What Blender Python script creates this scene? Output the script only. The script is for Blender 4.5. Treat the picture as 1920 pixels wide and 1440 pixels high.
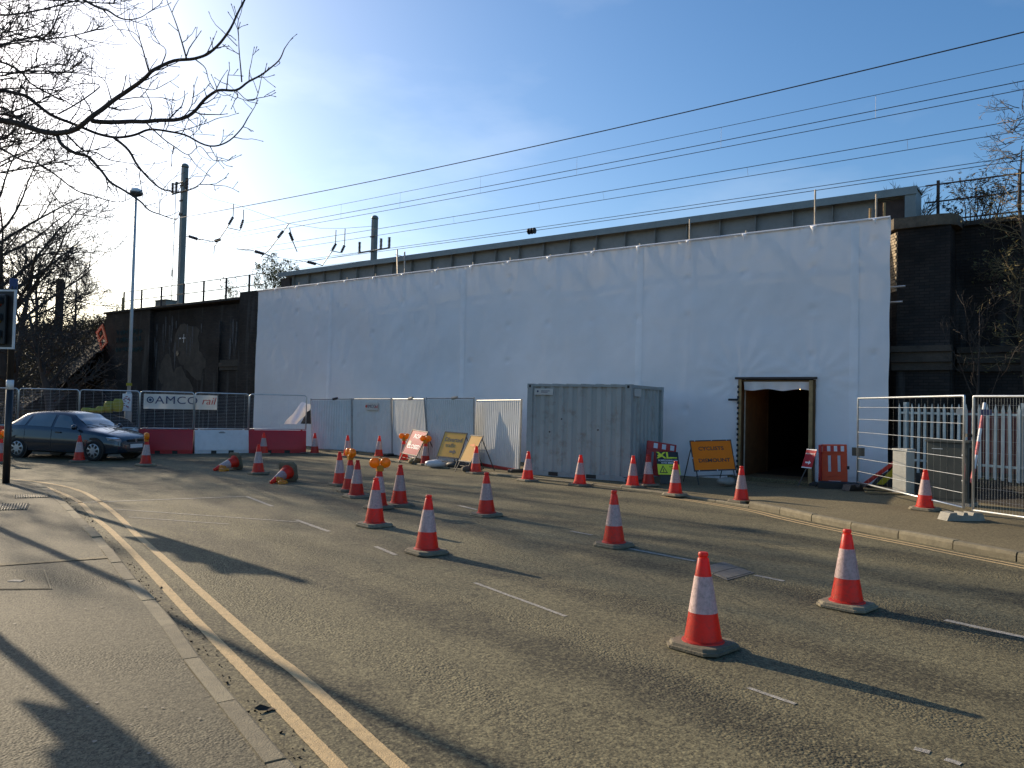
import bpy, bmesh, math, random
from mathutils import Vector, Matrix, noise, Euler
for o in list(bpy.data.objects): bpy.data.objects.remove(o)
SC = bpy.context.scene
C = SC.collection
R = math.radians

# ------------------------------------------------------------------ camera
F, CAMH, PITCH, ROLL = 1450.0, 1.9, R(1.58), R(1.35)
cd = bpy.data.cameras.new('camera'); cam = bpy.data.objects.new('camera', cd); C.objects.link(cam)
cd.sensor_width = 36; cd.lens = F / 1920 * 36; cd.clip_start = 0.05; cd.clip_end = 5000
CROT = Matrix.Rotation(math.pi / 2 + PITCH, 3, 'X') @ Matrix.Rotation(ROLL, 3, 'Z')
cam.matrix_world = Matrix.Translation((0, 0, CAMH)) @ CROT.to_4x4()
SC.camera = cam
# ------------------------------------------------------------------ sky, sun, exposure
SUN_EL, SUN_AZ = 21.3, 47.35           # azimuth: degrees from +Y towards -X
sv = Vector((-math.sin(R(SUN_AZ)) * math.cos(R(SUN_EL)), math.cos(R(SUN_AZ)) * math.cos(R(SUN_EL)), math.sin(R(SUN_EL))))
W = bpy.data.worlds.new('World'); SC.world = W; W.use_nodes = True
nt = W.node_tree; nt.nodes.clear()
wo = nt.nodes.new('ShaderNodeOutputWorld'); bg = nt.nodes.new('ShaderNodeBackground')
sky = nt.nodes.new('ShaderNodeTexSky'); sky.sky_type = 'NISHITA'; sky.sun_disc = False
sky.sun_elevation = R(SUN_EL); sky.sun_rotation = -R(SUN_AZ)
sky.air_density = 1.0; sky.dust_density = 1.45; sky.ozone_density = 3.0; sky.altitude = 30
bg.inputs[1].default_value = 0.13
# thin high cloud, spread evenly over the whole sky
tc = nt.nodes.new('ShaderNodeTexCoord'); mp = nt.nodes.new('ShaderNodeMapping'); mp.inputs['Scale'].default_value = (1.1, 1.1, 3.2)
mp.inputs['Rotation'].default_value = (0.1, 0.15, 0.6)
nz = nt.nodes.new('ShaderNodeTexNoise'); nz.inputs['Scale'].default_value = 1.7; nz.inputs['Detail'].default_value = 7; nz.inputs['Roughness'].default_value = 0.55
cr = nt.nodes.new('ShaderNodeValToRGB'); cr.color_ramp.elements[0].position = 0.52; cr.color_ramp.elements[1].position = 0.80
cr.color_ramp.elements[1].color = (0.22, 0.22, 0.22, 1)
mx = nt.nodes.new('ShaderNodeMix'); mx.data_type = 'RGBA'
hs = nt.nodes.new('ShaderNodeHueSaturation'); hs.inputs['Saturation'].default_value = 0.15; hs.inputs['Value'].default_value = 1.7
L = nt.links
L.new(tc.outputs['Generated'], mp.inputs[0]); L.new(mp.outputs[0], nz.inputs['Vector']); L.new(nz.outputs['Fac'], cr.inputs[0])
L.new(sky.outputs[0], hs.inputs['Color']); L.new(sky.outputs[0], mx.inputs['A']); L.new(hs.outputs[0], mx.inputs['B']); L.new(cr.outputs[0], mx.inputs['Factor'])
hs2 = nt.nodes.new('ShaderNodeHueSaturation'); hs2.inputs['Saturation'].default_value = 1.22
L.new(mx.outputs['Result'], hs2.inputs['Color']); L.new(hs2.outputs[0], bg.inputs[0]); L.new(bg.outputs[0], wo.inputs[0])
sl = bpy.data.lights.new('sun', 'SUN'); sl.energy = 5.0; sl.angle = R(0.53); sl.color = (1.0, 0.83, 0.60)
so = bpy.data.objects.new('sun', sl); C.objects.link(so); so.rotation_euler = (-sv).to_track_quat('-Z', 'Y').to_euler(); so.location = sv * 60
vs = SC.view_settings; vs.view_transform = 'Standard'; vs.look = 'None'; vs.exposure = 0.42; vs.gamma = 1.0; vs.use_curve_mapping = False
SC.render.engine = 'CYCLES'; SC.cycles.use_denoising = True; SC.cycles.max_bounces = 7; SC.cycles.transparent_max_bounces = 12
SC.cycles.sample_clamp_indirect = 6; SC.cycles.caustics_reflective = False; SC.cycles.caustics_refractive = False

# ------------------------------------------------------------------ measuring helpers
def ray(x, y): return CROT @ Vector(((x - 960) / F, (720 - y) / F, -1.0))
def G(x, y, z=0.0):
    d = ray(x, y); t = (z - CAMH) / d.z
    return Vector((d.x * t, d.y * t, z))
def at(x, y, Y):
    d = ray(x, y); t = Y / d.y
    return Vector((d.x * t, Y, CAMH + d.z * t))
WANG = R(37.0)
W0 = Vector((9.23, 19.05, 0.0))
WX = Vector((math.cos(WANG), -math.sin(WANG), 0)); WN = Vector((math.sin(WANG), math.cos(WANG), 0))
WM = Matrix.Translation(W0) @ Matrix.Rotation(-WANG, 4, 'Z')      # wall frame: x along wall to the right, y into the bridge
def onw(x, y, d=0.0):
    """wall-frame point (x, d, z) of a view ray on the plane d metres behind the sheeting"""
    r = ray(x, y); p0 = W0 + WN * d; t = ((p0 - Vector((0, 0, CAMH))).dot(WN)) / r.dot(WN)
    q = Vector((0, 0, CAMH)) + r * t - W0
    return Vector((q.dot(WX), d, q.z))
def wpt(x, d, z): return WM @ Vector((x, d, z))

# ------------------------------------------------------------------ materials
MATS = {}
def mat(name, col, rough=0.7, metal=0.0, var=0.12, vscale=4.0, bump=0.0, bscale=40.0, col2=None, spec=0.5, coat=0.0, transl=0.0, trcol=None, dirt=0.0, dr=(0.48, 0.75), dirtcol=(0.05, 0.04, 0.03), rnd=0.0, coords='Object', emit=None):
    if name in MATS: return MATS[name]
    m = bpy.data.materials.new(name); m.use_nodes = True; n = m.node_tree; N = n.nodes; K = n.links
    b = N['Principled BSDF']; b.inputs['Roughness'].default_value = rough; b.inputs['Metallic'].default_value = metal
    b.inputs['Specular IOR Level'].default_value = spec; b.inputs['Coat Weight'].default_value = coat
    t = N.new('ShaderNodeTexCoord')
    tx = N.new('ShaderNodeTexNoise'); tx.inputs['Scale'].default_value = vscale; tx.inputs['Detail'].default_value = 6; tx.inputs['Roughness'].default_value = 0.6
    if rnd:
        oi0 = N.new('ShaderNodeObjectInfo'); va0 = N.new('ShaderNodeVectorMath'); va0.operation = 'ADD'; K.new(t.outputs[coords], va0.inputs[0]); K.new(oi0.outputs['Location'], va0.inputs[1]); VEC = va0.outputs[0]
    else: VEC = t.outputs[coords]
    K.new(VEC, tx.inputs['Vector'])
    rp = N.new('ShaderNodeValToRGB'); rp.color_ramp.elements[0].position = 0.3; rp.color_ramp.elements[1].position = 0.7
    c2 = col2 or tuple(max(0, min(1, c * (1 + var))) for c in col)
    c1 = col if col2 else tuple(max(0, c * (1 - var)) for c in col)
    rp.color_ramp.elements[0].color = (*c1, 1); rp.color_ramp.elements[1].color = (*c2, 1)
    K.new(tx.outputs['Fac'], rp.inputs[0]); out = rp.outputs[0]
    if dirt:
        tx2 = N.new('ShaderNodeTexNoise'); tx2.inputs['Scale'].default_value = vscale * 2.7; tx2.inputs['Detail'].default_value = 9; tx2.inputs['Roughness'].default_value = 0.7
        K.new(VEC, tx2.inputs['Vector'])
        r2 = N.new('ShaderNodeValToRGB'); r2.color_ramp.elements[0].position = dr[0]; r2.color_ramp.elements[1].position = dr[1]
        r2.color_ramp.elements[1].color = (dirt, dirt, dirt, 1)
        K.new(tx2.outputs['Fac'], r2.inputs[0])
        mxx = N.new('ShaderNodeMix'); mxx.data_type = 'RGBA'; K.new(r2.outputs[0], mxx.inputs['Factor']); K.new(out, mxx.inputs['A'])
        mxx.inputs['B'].default_value = (*dirtcol, 1); out = mxx.outputs['Result']
    if rnd:
        oi = N.new('ShaderNodeObjectInfo'); mr = N.new('ShaderNodeMapRange'); mr.inputs['To Min'].default_value = 1 - rnd; mr.inputs['To Max'].default_value = 1 + rnd
        K.new(oi.outputs['Random'], mr.inputs['Value'])
        h = N.new('ShaderNodeHueSaturation'); K.new(mr.outputs[0], h.inputs['Value']); K.new(out, h.inputs['Color']); out = h.outputs[0]
    K.new(out, b.inputs['Base Color'])
    if bump:
        tb = N.new('ShaderNodeTexNoise'); tb.inputs['Scale'].default_value = bscale; tb.inputs['Detail'].default_value = 4; K.new(t.outputs[coords], tb.inputs['Vector'])
        bp = N.new('ShaderNodeBump'); bp.inputs['Strength'].default_value = bump; bp.inputs['Distance'].default_value = 0.02
        K.new(tb.outputs['Fac'], bp.inputs['Height']); K.new(bp.outputs[0], b.inputs['Normal'])
    if transl:
        tr = N.new('ShaderNodeBsdfTranslucent')
        if trcol: tr.inputs[0].default_value = (*trcol, 1)
        else: K.new(out, tr.inputs[0])
        ms = N.new('ShaderNodeMixShader'); ms.inputs[0].default_value = transl
        K.new(b.outputs[0], ms.inputs[1]); K.new(tr.outputs[0], ms.inputs[2]); K.new(ms.outputs[0], N['Material Output'].inputs[0])
    if emit:
        b.inputs['Emission Color'].default_value = (*emit[0], 1); b.inputs['Emission Strength'].default_value = emit[1]
    MATS[name] = m
    return m

BANDANG = math.atan2(-2.25, 2.2)
def ground_mat(name, base, chip_scale=110, coarse=True, contrast=0.5, rot=0.0, bump=0.6, warm=(1, 1, 1), patchy=0.35, band=False):
    m = bpy.data.materials.new(name); m.use_nodes = True; n = m.node_tree; N = n.nodes; K = n.links; b = N['Principled BSDF']
    t = N.new('ShaderNodeTexCoord'); mp_ = N.new('ShaderNodeMapping'); mp_.inputs['Rotation'].default_value = (0, 0, rot)
    K.new(t.outputs['Object'], mp_.inputs[0]); P = mp_.outputs[0]
    def noi(s, d=5, r=0.6, vec=P):
        x = N.new('ShaderNodeTexNoise'); x.inputs['Scale'].default_value = s; x.inputs['Detail'].default_value = d; x.inputs['Roughness'].default_value = r; K.new(vec, x.inputs['Vector']); return x.outputs['Fac']
    def ramp(f, p0, p1, c0, c1):
        r = N.new('ShaderNodeValToRGB'); r.color_ramp.elements[0].position = p0; r.color_ramp.elements[1].position = p1
        r.color_ramp.elements[0].color = (c0, c0, c0, 1); r.color_ramp.elements[1].color = (c1, c1, c1, 1); K.new(f, r.inputs[0]); return r.outputs[0]
    def mul(a, c):
        x = N.new('ShaderNodeMix'); x.data_type = 'RGBA'; x.blend_type = 'MULTIPLY'; x.inputs['Factor'].default_value = 1; K.new(a, x.inputs['A']); K.new(c, x.inputs['B']); return x.outputs['Result']
    st = N.new('ShaderNodeMapping'); st.inputs['Scale'].default_value = (0.16, 1.0, 1); K.new(P, st.inputs[0])
    v = N.new('ShaderNodeTexVoronoi'); v.inputs['Scale'].default_value = chip_scale; K.new(P, v.inputs['Vector'])
    bw = N.new('ShaderNodeSeparateColor'); K.new(v.outputs['Color'], bw.inputs[0])
    chips = ramp(bw.outputs[0], 0.05, 0.95, 1 - contrast, 1.0)
    big = ramp(noi(0.28, 6), 0.3, 0.7, 1 - patchy, 1.0)
    mid = ramp(noi(2.3, 6, 0.7), 0.25, 0.75, 0.8, 1.0)
    streak = ramp(noi(1.1, 5, 0.6, st.outputs[0]), 0.35, 0.65, 0.78, 1.0)
    fine = ramp(noi(55, 3, 0.7), 0.3, 0.7, 0.72, 1.0)
    ve = N.new('ShaderNodeTexVoronoi'); ve.feature = 'DISTANCE_TO_EDGE'; ve.inputs['Scale'].default_value = chip_scale * 0.9; K.new(P, ve.inputs['Vector'])
    pits0 = ramp(ve.outputs['Distance'], 0.02, 0.16, 0.0, 1.0); pn = ramp(noi(chip_scale * 0.35, 2, 0.5), 0.42, 0.62, 1.0, 0.35)
    px_ = N.new('ShaderNodeMix'); px_.data_type = 'RGBA'; px_.blend_type = 'LIGHTEN'; px_.inputs['Factor'].default_value = 1; K.new(pits0, px_.inputs['A']); K.new(pn, px_.inputs['B']); pits = px_.outputs['Result']
    rgb = N.new('ShaderNodeRGB'); rgb.outputs[0].default_value = (base[0], base[1], base[2], 1)
    o = mul(rgb.outputs[0], chips); o = mul(o, big); o = mul(o, mid); o = mul(o, fine); o = mul(o, pits)
    if coarse: o = mul(o, streak)
    bandmask = None
    if band:   # strip of fretted surface dressing along the old lane joint
        t2 = N.new('ShaderNodeMapping'); t2.vector_type = 'TEXTURE'; t2.inputs['Location'].default_value = (-1.5, 7.85, 0); t2.inputs['Rotation'].default_value = (0, 0, BANDANG)
        K.new(t.outputs['Object'], t2.inputs[0]); sx_ = N.new('ShaderNodeSeparateXYZ'); K.new(t2.outputs[0], sx_.inputs[0])
        nn_ = noi(1.4, 5, 0.65, t.outputs['Object']); am = N.new('ShaderNodeMath'); am.operation = 'MULTIPLY_ADD'; am.inputs[1].default_value = 1.3; am.inputs[2].default_value = -0.65; K.new(nn_, am.inputs[0])
        ad_ = N.new('ShaderNodeMath'); ad_.operation = 'ADD'; K.new(sx_.outputs['Y'], ad_.inputs[0]); K.new(am.outputs[0], ad_.inputs[1])
        pp_ = N.new('ShaderNodeMath'); pp_.operation = 'PINGPONG'; pp_.inputs[1].default_value = 0.85; K.new(ad_.outputs[0], pp_.inputs[0]); ab = pp_
        bandmask = N.new('ShaderNodeMapRange'); bandmask.inputs['From Min'].default_value = 0.12; bandmask.inputs['From Max'].default_value = 0.42; bandmask.inputs['To Min'].default_value = 1; bandmask.inputs['To Max'].default_value = 0; K.new(ab.outputs[0], bandmask.inputs['Value'])
        v3 = N.new('ShaderNodeTexVoronoi'); v3.inputs['Scale'].default_value = 34; K.new(P, v3.inputs['Vector'])
        dk = ramp(v3.outputs['Distance'], 0.15, 0.75, 1.0, 0.38); mb_ = N.new('ShaderNodeMix'); mb_.data_type = 'RGBA'; mb_.inputs['A'].default_value = (1, 1, 1, 1); K.new(bandmask.outputs[0], mb_.inputs['Factor']); K.new(dk, mb_.inputs['B']); o = mul(o, mb_.outputs['Result'])
        # fine cracks
        v4 = N.new('ShaderNodeTexVoronoi'); v4.feature = 'DISTANCE_TO_EDGE'; v4.inputs['Scale'].default_value = 0.33; wv = N.new('ShaderNodeMix'); wv.data_type = 'RGBA'; wv.inputs['Factor'].default_value = 0.12; K.new(t.outputs['Object'], wv.inputs['A'])
        n9 = N.new('ShaderNodeTexNoise'); n9.inputs['Scale'].default_value = 1.3; n9.inputs['Detail'].default_value = 8; K.new(t.outputs['Object'], n9.inputs['Vector']); va = N.new('ShaderNodeVectorMath'); va.operation = 'MULTIPLY_ADD'; va.inputs[1].default_value = (1.6, 1.6, 1.6); K.new(n9.outputs['Color'], va.inputs[0]); K.new(t.outputs['Object'], va.inputs[2]); K.new(va.outputs[0], v4.inputs['Vector'])
        ck = ramp(v4.outputs['Distance'], 0.0015, 0.005, 0.45, 1.0); o = mul(o, ck)
    K.new(o, b.inputs['Base Color']); b.inputs['Roughness'].default_value = 0.82; b.inputs['Specular IOR Level'].default_value = 0.35
    # relief: chippings, with rougher stripped bands
    v2 = N.new('ShaderNodeTexVoronoi'); v2.inputs['Scale'].default_value = chip_scale * 0.8; K.new(P, v2.inputs['Vector'])
    rough_mask = ramp(noi(0.9, 4, 0.5, st.outputs[0]), 0.48, 0.66, 0.25, 1.0)
    mm = N.new('ShaderNodeMath'); mm.operation = 'MULTIPLY'; K.new(v2.outputs['Distance'], mm.inputs[0])
    sep = N.new('ShaderNodeSeparateColor'); K.new(rough_mask, sep.inputs[0]); K.new(sep.outputs[0], mm.inputs[1])
    bp = N.new('ShaderNodeBump'); bp.invert = True; bp.inputs['Strength'].default_value = bump; bp.inputs['Distance'].default_value = 0.012
    K.new(mm.outputs[0], bp.inputs['Height'])
    K.new(bp.outputs[0], b.inputs['Normal'])
    return m

def brick_mat(name, c1, c2, mortar, soot=0.6):
    m = bpy.data.materials.new(name); m.use_nodes = True; n = m.node_tree; N = n.nodes; K = n.links; b = N['Principled BSDF']
    t = N.new('ShaderNodeTexCoord'); sx = N.new('ShaderNodeSeparateXYZ'); K.new(t.outputs['Object'], sx.inputs[0])
    ad = N.new('ShaderNodeMath'); ad.operation = 'ADD'; K.new(sx.outputs['X'], ad.inputs[0]); K.new(sx.outputs['Y'], ad.inputs[1])
    cx = N.new('ShaderNodeCombineXYZ'); K.new(ad.outputs[0], cx.inputs['X']); K.new(sx.outputs['Z'], cx.inputs['Y'])
    bt = N.new('ShaderNodeTexBrick'); bt.inputs['Scale'].default_value = 1.0; bt.inputs['Brick Width'].default_value = 0.225; bt.inputs['Row Height'].default_value = 0.075
    bt.inputs['Mortar Size'].default_value = 0.008; bt.inputs['Color1'].default_value = (*c1, 1); bt.inputs['Color2'].default_value = (*c2, 1); bt.inputs['Mortar'].default_value = (*mortar, 1)
    K.new(cx.outputs[0], bt.inputs['Vector'])
    nz_ = N.new('ShaderNodeTexNoise'); nz_.inputs['Scale'].default_value = 0.7; nz_.inputs['Detail'].default_value = 8; K.new(t.outputs['Object'], nz_.inputs['Vector'])
    r = N.new('ShaderNodeValToRGB'); r.color_ramp.elements[0].position = 0.35; r.color_ramp.elements[1].position = 0.65
    r.color_ramp.elements[0].color = (1 - soot,) * 3 + (1,); K.new(nz_.outputs['Fac'], r.inputs[0])
    x = N.new('ShaderNodeMix'); x.data_type = 'RGBA'; x.blend_type = 'MULTIPLY'; x.inputs['Factor'].default_value = 1; K.new(bt.outputs['Color'], x.inputs['A']); K.new(r.outputs[0], x.inputs['B'])
    # lime runs
    mpz = N.new('ShaderNodeMapping'); mpz.inputs['Scale'].default_value = (3.0, 3.0, 0.35); K.new(t.outputs['Object'], mpz.inputs[0])
    n3 = N.new('ShaderNodeTexNoise'); n3.inputs['Scale'].default_value = 1.0; n3.inputs['Detail'].default_value = 7; K.new(mpz.outputs[0], n3.inputs['Vector'])
    r3 = N.new('ShaderNodeValToRGB'); r3.color_ramp.elements[0].position = 0.58; r3.color_ramp.elements[1].position = 0.78; r3.color_ramp.elements[1].color = (0.45, 0.45, 0.45, 1); K.new(n3.outputs['Fac'], r3.inputs[0])
    x2 = N.new('ShaderNodeMix'); x2.data_type = 'RGBA'; K.new(r3.outputs[0], x2.inputs['Factor']); K.new(x.outputs['Result'], x2.inputs['A']); x2.inputs['B'].default_value = (0.16, 0.16, 0.16, 1)
    K.new(x2.outputs['Result'], b.inputs['Base Color']); b.inputs['Roughness'].default_value = 0.85; b.inputs['Specular IOR Level'].default_value = 0.3
    bp = N.new('ShaderNodeBump'); bp.inputs['Strength'].default_value = 0.5; bp.inputs['Distance'].default_value = 0.01; K.new(bt.outputs['Fac'], bp.inputs['Height']); bp.invert = True
    K.new(bp.outputs[0], b.inputs['Normal'])
    return m

M_road = ground_mat('road asphalt', (0.37, 0.318, 0.172), 62, rot=R(52), band=True, contrast=0.55, bump=0.9)
M_pave = ground_mat('pavement asphalt', (0.245, 0.212, 0.132), 75, coarse=False, contrast=0.42, bump=0.7, patchy=0.22)
M_pave2 = ground_mat('site pavement asphalt', (0.36, 0.29, 0.155), 80, coarse=False, contrast=0.42, bump=0.6)
M_earth = mat('earth', (0.024, 0.019, 0.014), 0.95, var=0.5, vscale=3, bump=0.8, bscale=14)
M_terrain = mat('terrain grass earth', (0.06, 0.055, 0.03), 0.95, var=0.4, vscale=1.5, bump=0.6, bscale=9)
M_kerb = mat('kerb concrete', (0.20, 0.168, 0.105), 0.85, var=0.25, vscale=7, bump=0.4, bscale=90, dirt=0.35, dirtcol=(0.09, 0.08, 0.06), rnd=0.22)
M_yellow = mat('worn yellow line paint', (0.52, 0.365, 0.175), 0.8, var=0.2, vscale=16, bump=0.4, bscale=120, dirt=0.55, dirtcol=(0.19, 0.165, 0.12))
M_white_paint = mat('worn white road paint', (0.36, 0.33, 0.28), 0.8, var=0.25, vscale=9, bump=0.4, bscale=120, dirt=1.0, dr=(0.45, 0.68), dirtcol=(0.13, 0.112, 0.08))
M_iron = mat('cast iron', (0.13, 0.115, 0.095), 0.6, 0.0, var=0.3, vscale=9, bump=0.5, bscale=60)
M_brick = brick_mat('sooty brick', (0.034, 0.032, 0.032), (0.062, 0.050, 0.044), (0.024, 0.022, 0.02), 0.65)
M_brick_pale = brick_mat('weathered brick', (0.34, 0.26, 0.18), (0.27, 0.21, 0.15), (0.14, 0.12, 0.10), 0.25)
M_stone = mat('string course stone', (0.13, 0.105, 0.075), 0.9, var=0.35, vscale=2.5, bump=0.6, bscale=18, dirt=0.6, dirtcol=(0.03, 0.026, 0.022))
M_dark_stone = mat('sooty stone', (0.06, 0.05, 0.04), 0.9, var=0.35, vscale=2.5, bump=0.6, bscale=18, dirt=0.6, dirtcol=(0.03, 0.026, 0.022))
M_patch = mat('render patch', (0.075, 0.062, 0.05), 0.9, var=0.35, vscale=1.6, dirt=0.7, dirtcol=(0.03, 0.028, 0.026), bump=0.4, bscale=20)
M_girder = mat('girder grey paint', (0.23, 0.25, 0.25), 0.55, 0.0, var=0.12, vscale=1.2, dirt=0.3, dirtcol=(0.06, 0.06, 0.055))
M_girder_edge = mat('girder edge paint', (0.19, 0.24, 0.25), 0.5, var=0.1, vscale=1.5, dirt=0.25, dirtcol=(0.07, 0.075, 0.07))
M_rust = mat('rusty dark steel', (0.06, 0.042, 0.035), 0.8, var=0.3, vscale=4)
M_sheet = mat('scaffold sheeting', (0.95, 0.93, 0.94), 0.5, var=0.05, vscale=0.5, bump=0.28, bscale=4.0, transl=0.13, trcol=(0.80, 0.72, 0.60), spec=0.5)
M_ply = mat('plywood', (0.13, 0.07, 0.026), 0.75, var=0.25, vscale=3, dirt=0.3, dirtcol=(0.10, 0.06, 0.03))
M_timber = mat('timber', (0.36, 0.24, 0.11), 0.8, var=0.25, vscale=6)
M_galv = mat('galvanised steel', (0.55, 0.57, 0.58), 0.38, 0.75, var=0.12, vscale=9)
M_dullgalv = mat('weathered galvanised tube', (0.33, 0.33, 0.32), 0.55, 0.5, var=0.2, vscale=9)
M_scaf = mat('scaffold tube', (0.40, 0.34, 0.27), 0.6, 0.3, var=0.25, vscale=5)
M_black = mat('black plastic', (0.012, 0.012, 0.013), 0.5, var=0.2)
M_blackpaint = mat('black post paint', (0.016, 0.016, 0.018), 0.4, var=0.2)
M_white = mat('white paint', (0.72, 0.73, 0.73), 0.45, var=0.06, vscale=3)
M_conered = mat('cone red plastic', (0.72, 0.035, 0.014), 0.42, var=0.12, vscale=9, transl=0.36, trcol=(0.95, 0.10, 0.03), dirt=0.8, dr=(0.46, 0.66), dirtcol=(0.26, 0.06, 0.04), rnd=0.28)
M_conewhite = mat('cone reflective sleeve', (0.60, 0.45, 0.42), 0.45, var=0.08, vscale=14, transl=0.2, trcol=(0.8, 0.4, 0.35), dirt=0.85, dr=(0.44, 0.66), dirtcol=(0.30, 0.23, 0.20), rnd=0.22)
M_conebase = mat('cone rubber base', (0.21, 0.175, 0.115), 0.85, var=0.25, vscale=10, bump=0.3, bscale=60, dirt=0.4, dirtcol=(0.07, 0.06, 0.05), rnd=0.35)
M_amber = mat('amber lens', (0.85, 0.32, 0.01), 0.22, var=0.05, transl=0.45, trcol=(1.0, 0.42, 0.02), coat=0.3)
M_amberbody = mat('amber lamp housing', (0.70, 0.27, 0.012), 0.4, var=0.1, vscale=12, transl=0.2)
M_barred = mat('red barrier plastic', (0.52, 0.012, 0.018), 0.42, var=0.10, vscale=2, transl=0.12, dirt=0.25, dirtcol=(0.22, 0.03, 0.03))
M_barwhite = mat('white barrier plastic', (0.70, 0.70, 0.71), 0.42, var=0.05, vscale=2, transl=0.15, dirt=0.3, dirtcol=(0.42, 0.41, 0.40))
M_orange = mat('orange barrier plastic', (0.82, 0.10, 0.025), 0.42, var=0.10, vscale=5, transl=0.25, trcol=(0.95, 0.2, 0.05))
M_redpl = mat('red barrier sleeve', (0.5, 0.035, 0.03), 0.5, var=0.1, vscale=5, transl=0.1)
M_hoard = mat('hoarding white steel', (0.66, 0.66, 0.64), 0.45, 0.0, var=0.06, vscale=1.5, dirt=0.28, dirtcol=(0.42, 0.38, 0.30))
M_cont = mat('container paint', (0.36, 0.375, 0.36), 0.5, 0.0, var=0.10, vscale=1.0, dirt=0.7, dr=(0.52, 0.72), dirtcol=(0.22, 0.17, 0.12))
M_contframe = mat('container frame paint', (0.31, 0.335, 0.33), 0.5, 0.0, var=0.1, vscale=2, dirt=0.4, dirtcol=(0.18, 0.13, 0.09))
M_signred = mat('red sign face', (0.50, 0.02, 0.025), 0.22, var=0.05, coat=0.4)
M_signred2 = mat('matt red sign face', (0.42, 0.02, 0.03), 0.6, var=0.05, spec=0.2)
M_signyel = mat('yellow sign face', (0.72, 0.36, 0.015), 0.22, var=0.05, coat=0.4)
M_signorange = mat('orange sign face', (0.88, 0.20, 0.004), 0.5, var=0.05, spec=0.2)
M_signlime = mat('lime yellow print', (0.75, 0.78, 0.03), 0.5, var=0.04)
M_signframe = mat('sign frame steel', (0.06, 0.055, 0.05), 0.6, 0.3, var=0.2)
M_ink = mat('black print', (0.015, 0.014, 0.014), 0.5, var=0.1)
M_inkblue = mat('navy print', (0.05, 0.06, 0.13), 0.5, var=0.05)
M_inkred = mat('red print', (0.55, 0.03, 0.02), 0.5, var=0.05)
M_inkwhite = mat('white print', (0.75, 0.74, 0.74), 0.5, var=0.03)
M_banner = mat('banner vinyl', (0.66, 0.65, 0.61), 0.5, var=0.05, vscale=2, transl=0.25)
M_sandbag = mat('sandbag weave', (0.30, 0.28, 0.25), 0.9, var=0.2, vscale=8, bump=0.5, bscale=70)
M_concrete = mat('concrete', (0.30, 0.28, 0.235), 0.85, var=0.2, vscale=5, bump=0.4, bscale=60, dirt=0.3, dirtcol=(0.12, 0.11, 0.09))
M_mast = mat('weathered mast steel', (0.21, 0.22, 0.20), 0.6, 0.2, var=0.15, vscale=3)
M_wire = mat('overhead wire', (0.05, 0.05, 0.055), 0.5, 0.4, var=0.1)
M_insul = mat('insulator brown', (0.06, 0.035, 0.03), 0.3, var=0.2)
M_postgrey = mat('lamp column grey', (0.46, 0.48, 0.48), 0.5, 0.2, var=0.12, vscale=4)
M_bark = mat('bark', (0.060, 0.042, 0.032), 0.9, var=0.35, vscale=9, bump=0.5, bscale=40)
M_bark_far = mat('bark far', (0.055, 0.042, 0.034), 0.9, var=0.3, vscale=3)
M_twigpale = mat('pale dry stem', (0.22, 0.16, 0.08), 0.85, var=0.3, vscale=6)
M_leaf = mat('dull green leaf', (0.075, 0.085, 0.03), 0.6, var=0.5, vscale=2.5, transl=0.3)
M_leafdry = mat('dry olive leaf', (0.13, 0.11, 0.04), 0.7, var=0.5, vscale=2.5, transl=0.3)
M_leafdark = mat('dark leaf', (0.035, 0.033, 0.02), 0.7, var=0.5, vscale=2.5, transl=0.2)
M_carpaint = mat('dark blue car paint', (0.008, 0.022, 0.040), 0.25, 0.35, var=0.05, vscale=2, coat=1.0)
M_glass = mat('dark car glass', (0.05, 0.075, 0.082), 0.03, 0.0, var=0.05, spec=1.0, coat=1.0)
M_tyre = mat('tyre rubber', (0.014, 0.014, 0.014), 0.85, var=0.2)
M_rim = mat('silver wheel trim', (0.46, 0.47, 0.47), 0.4, 0.4, var=0.08)
M_chrome = mat('headlamp glass', (0.55, 0.60, 0.66), 0.12, 0.6, var=0.05)
M_cab = mat('dark green cabinet', (0.052, 0.058, 0.05), 0.45, var=0.2, vscale=3, dirt=0.35, dirtcol=(0.10, 0.095, 0.08))
M_cabwhite = mat('pale cabinet', (0.60, 0.57, 0.48), 0.6, var=0.08, vscale=3, dirt=0.3, dirtcol=(0.34, 0.31, 0.25))
M_pale = mat('palisade galvanised pale', (0.48, 0.53, 0.51), 0.5, 0.25, var=0.12, vscale=6, rnd=0.1)
M_tarp = mat('blue tarpaulin', (0.02, 0.03, 0.22), 0.4, var=0.2, vscale=4)
M_yellowbag = mat('yellow sack', (0.34, 0.30, 0.015), 0.6, var=0.15, vscale=3)
M_leaflitter = mat('leaf litter', (0.05, 0.035, 0.022), 0.9, var=0.5, vscale=30)
M_tunnel_shade = mat('painted tunnel shade', (0.012, 0.010, 0.008), 0.9, var=0.2)  # near-black colour stands in for the shade deep inside the tunnel
M_inside = mat('deck underside', (0.03, 0.03, 0.03), 0.9, var=0.2)
M_lamp = mat('lit festoon bulb', (0.9, 0.6, 0.3), 0.4, emit=((1.0, 0.48, 0.16), 18.0))
M_lens_red = mat('unlit red lens', (0.10, 0.008, 0.006), 0.25)
M_lens_amb = mat('unlit amber lens', (0.10, 0.05, 0.006), 0.25)
M_lens_grn = mat('unlit green lens', (0.008, 0.05, 0.03), 0.25)
M_blue = mat('blue plastic', (0.02, 0.05, 0.16), 0.5)

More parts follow.
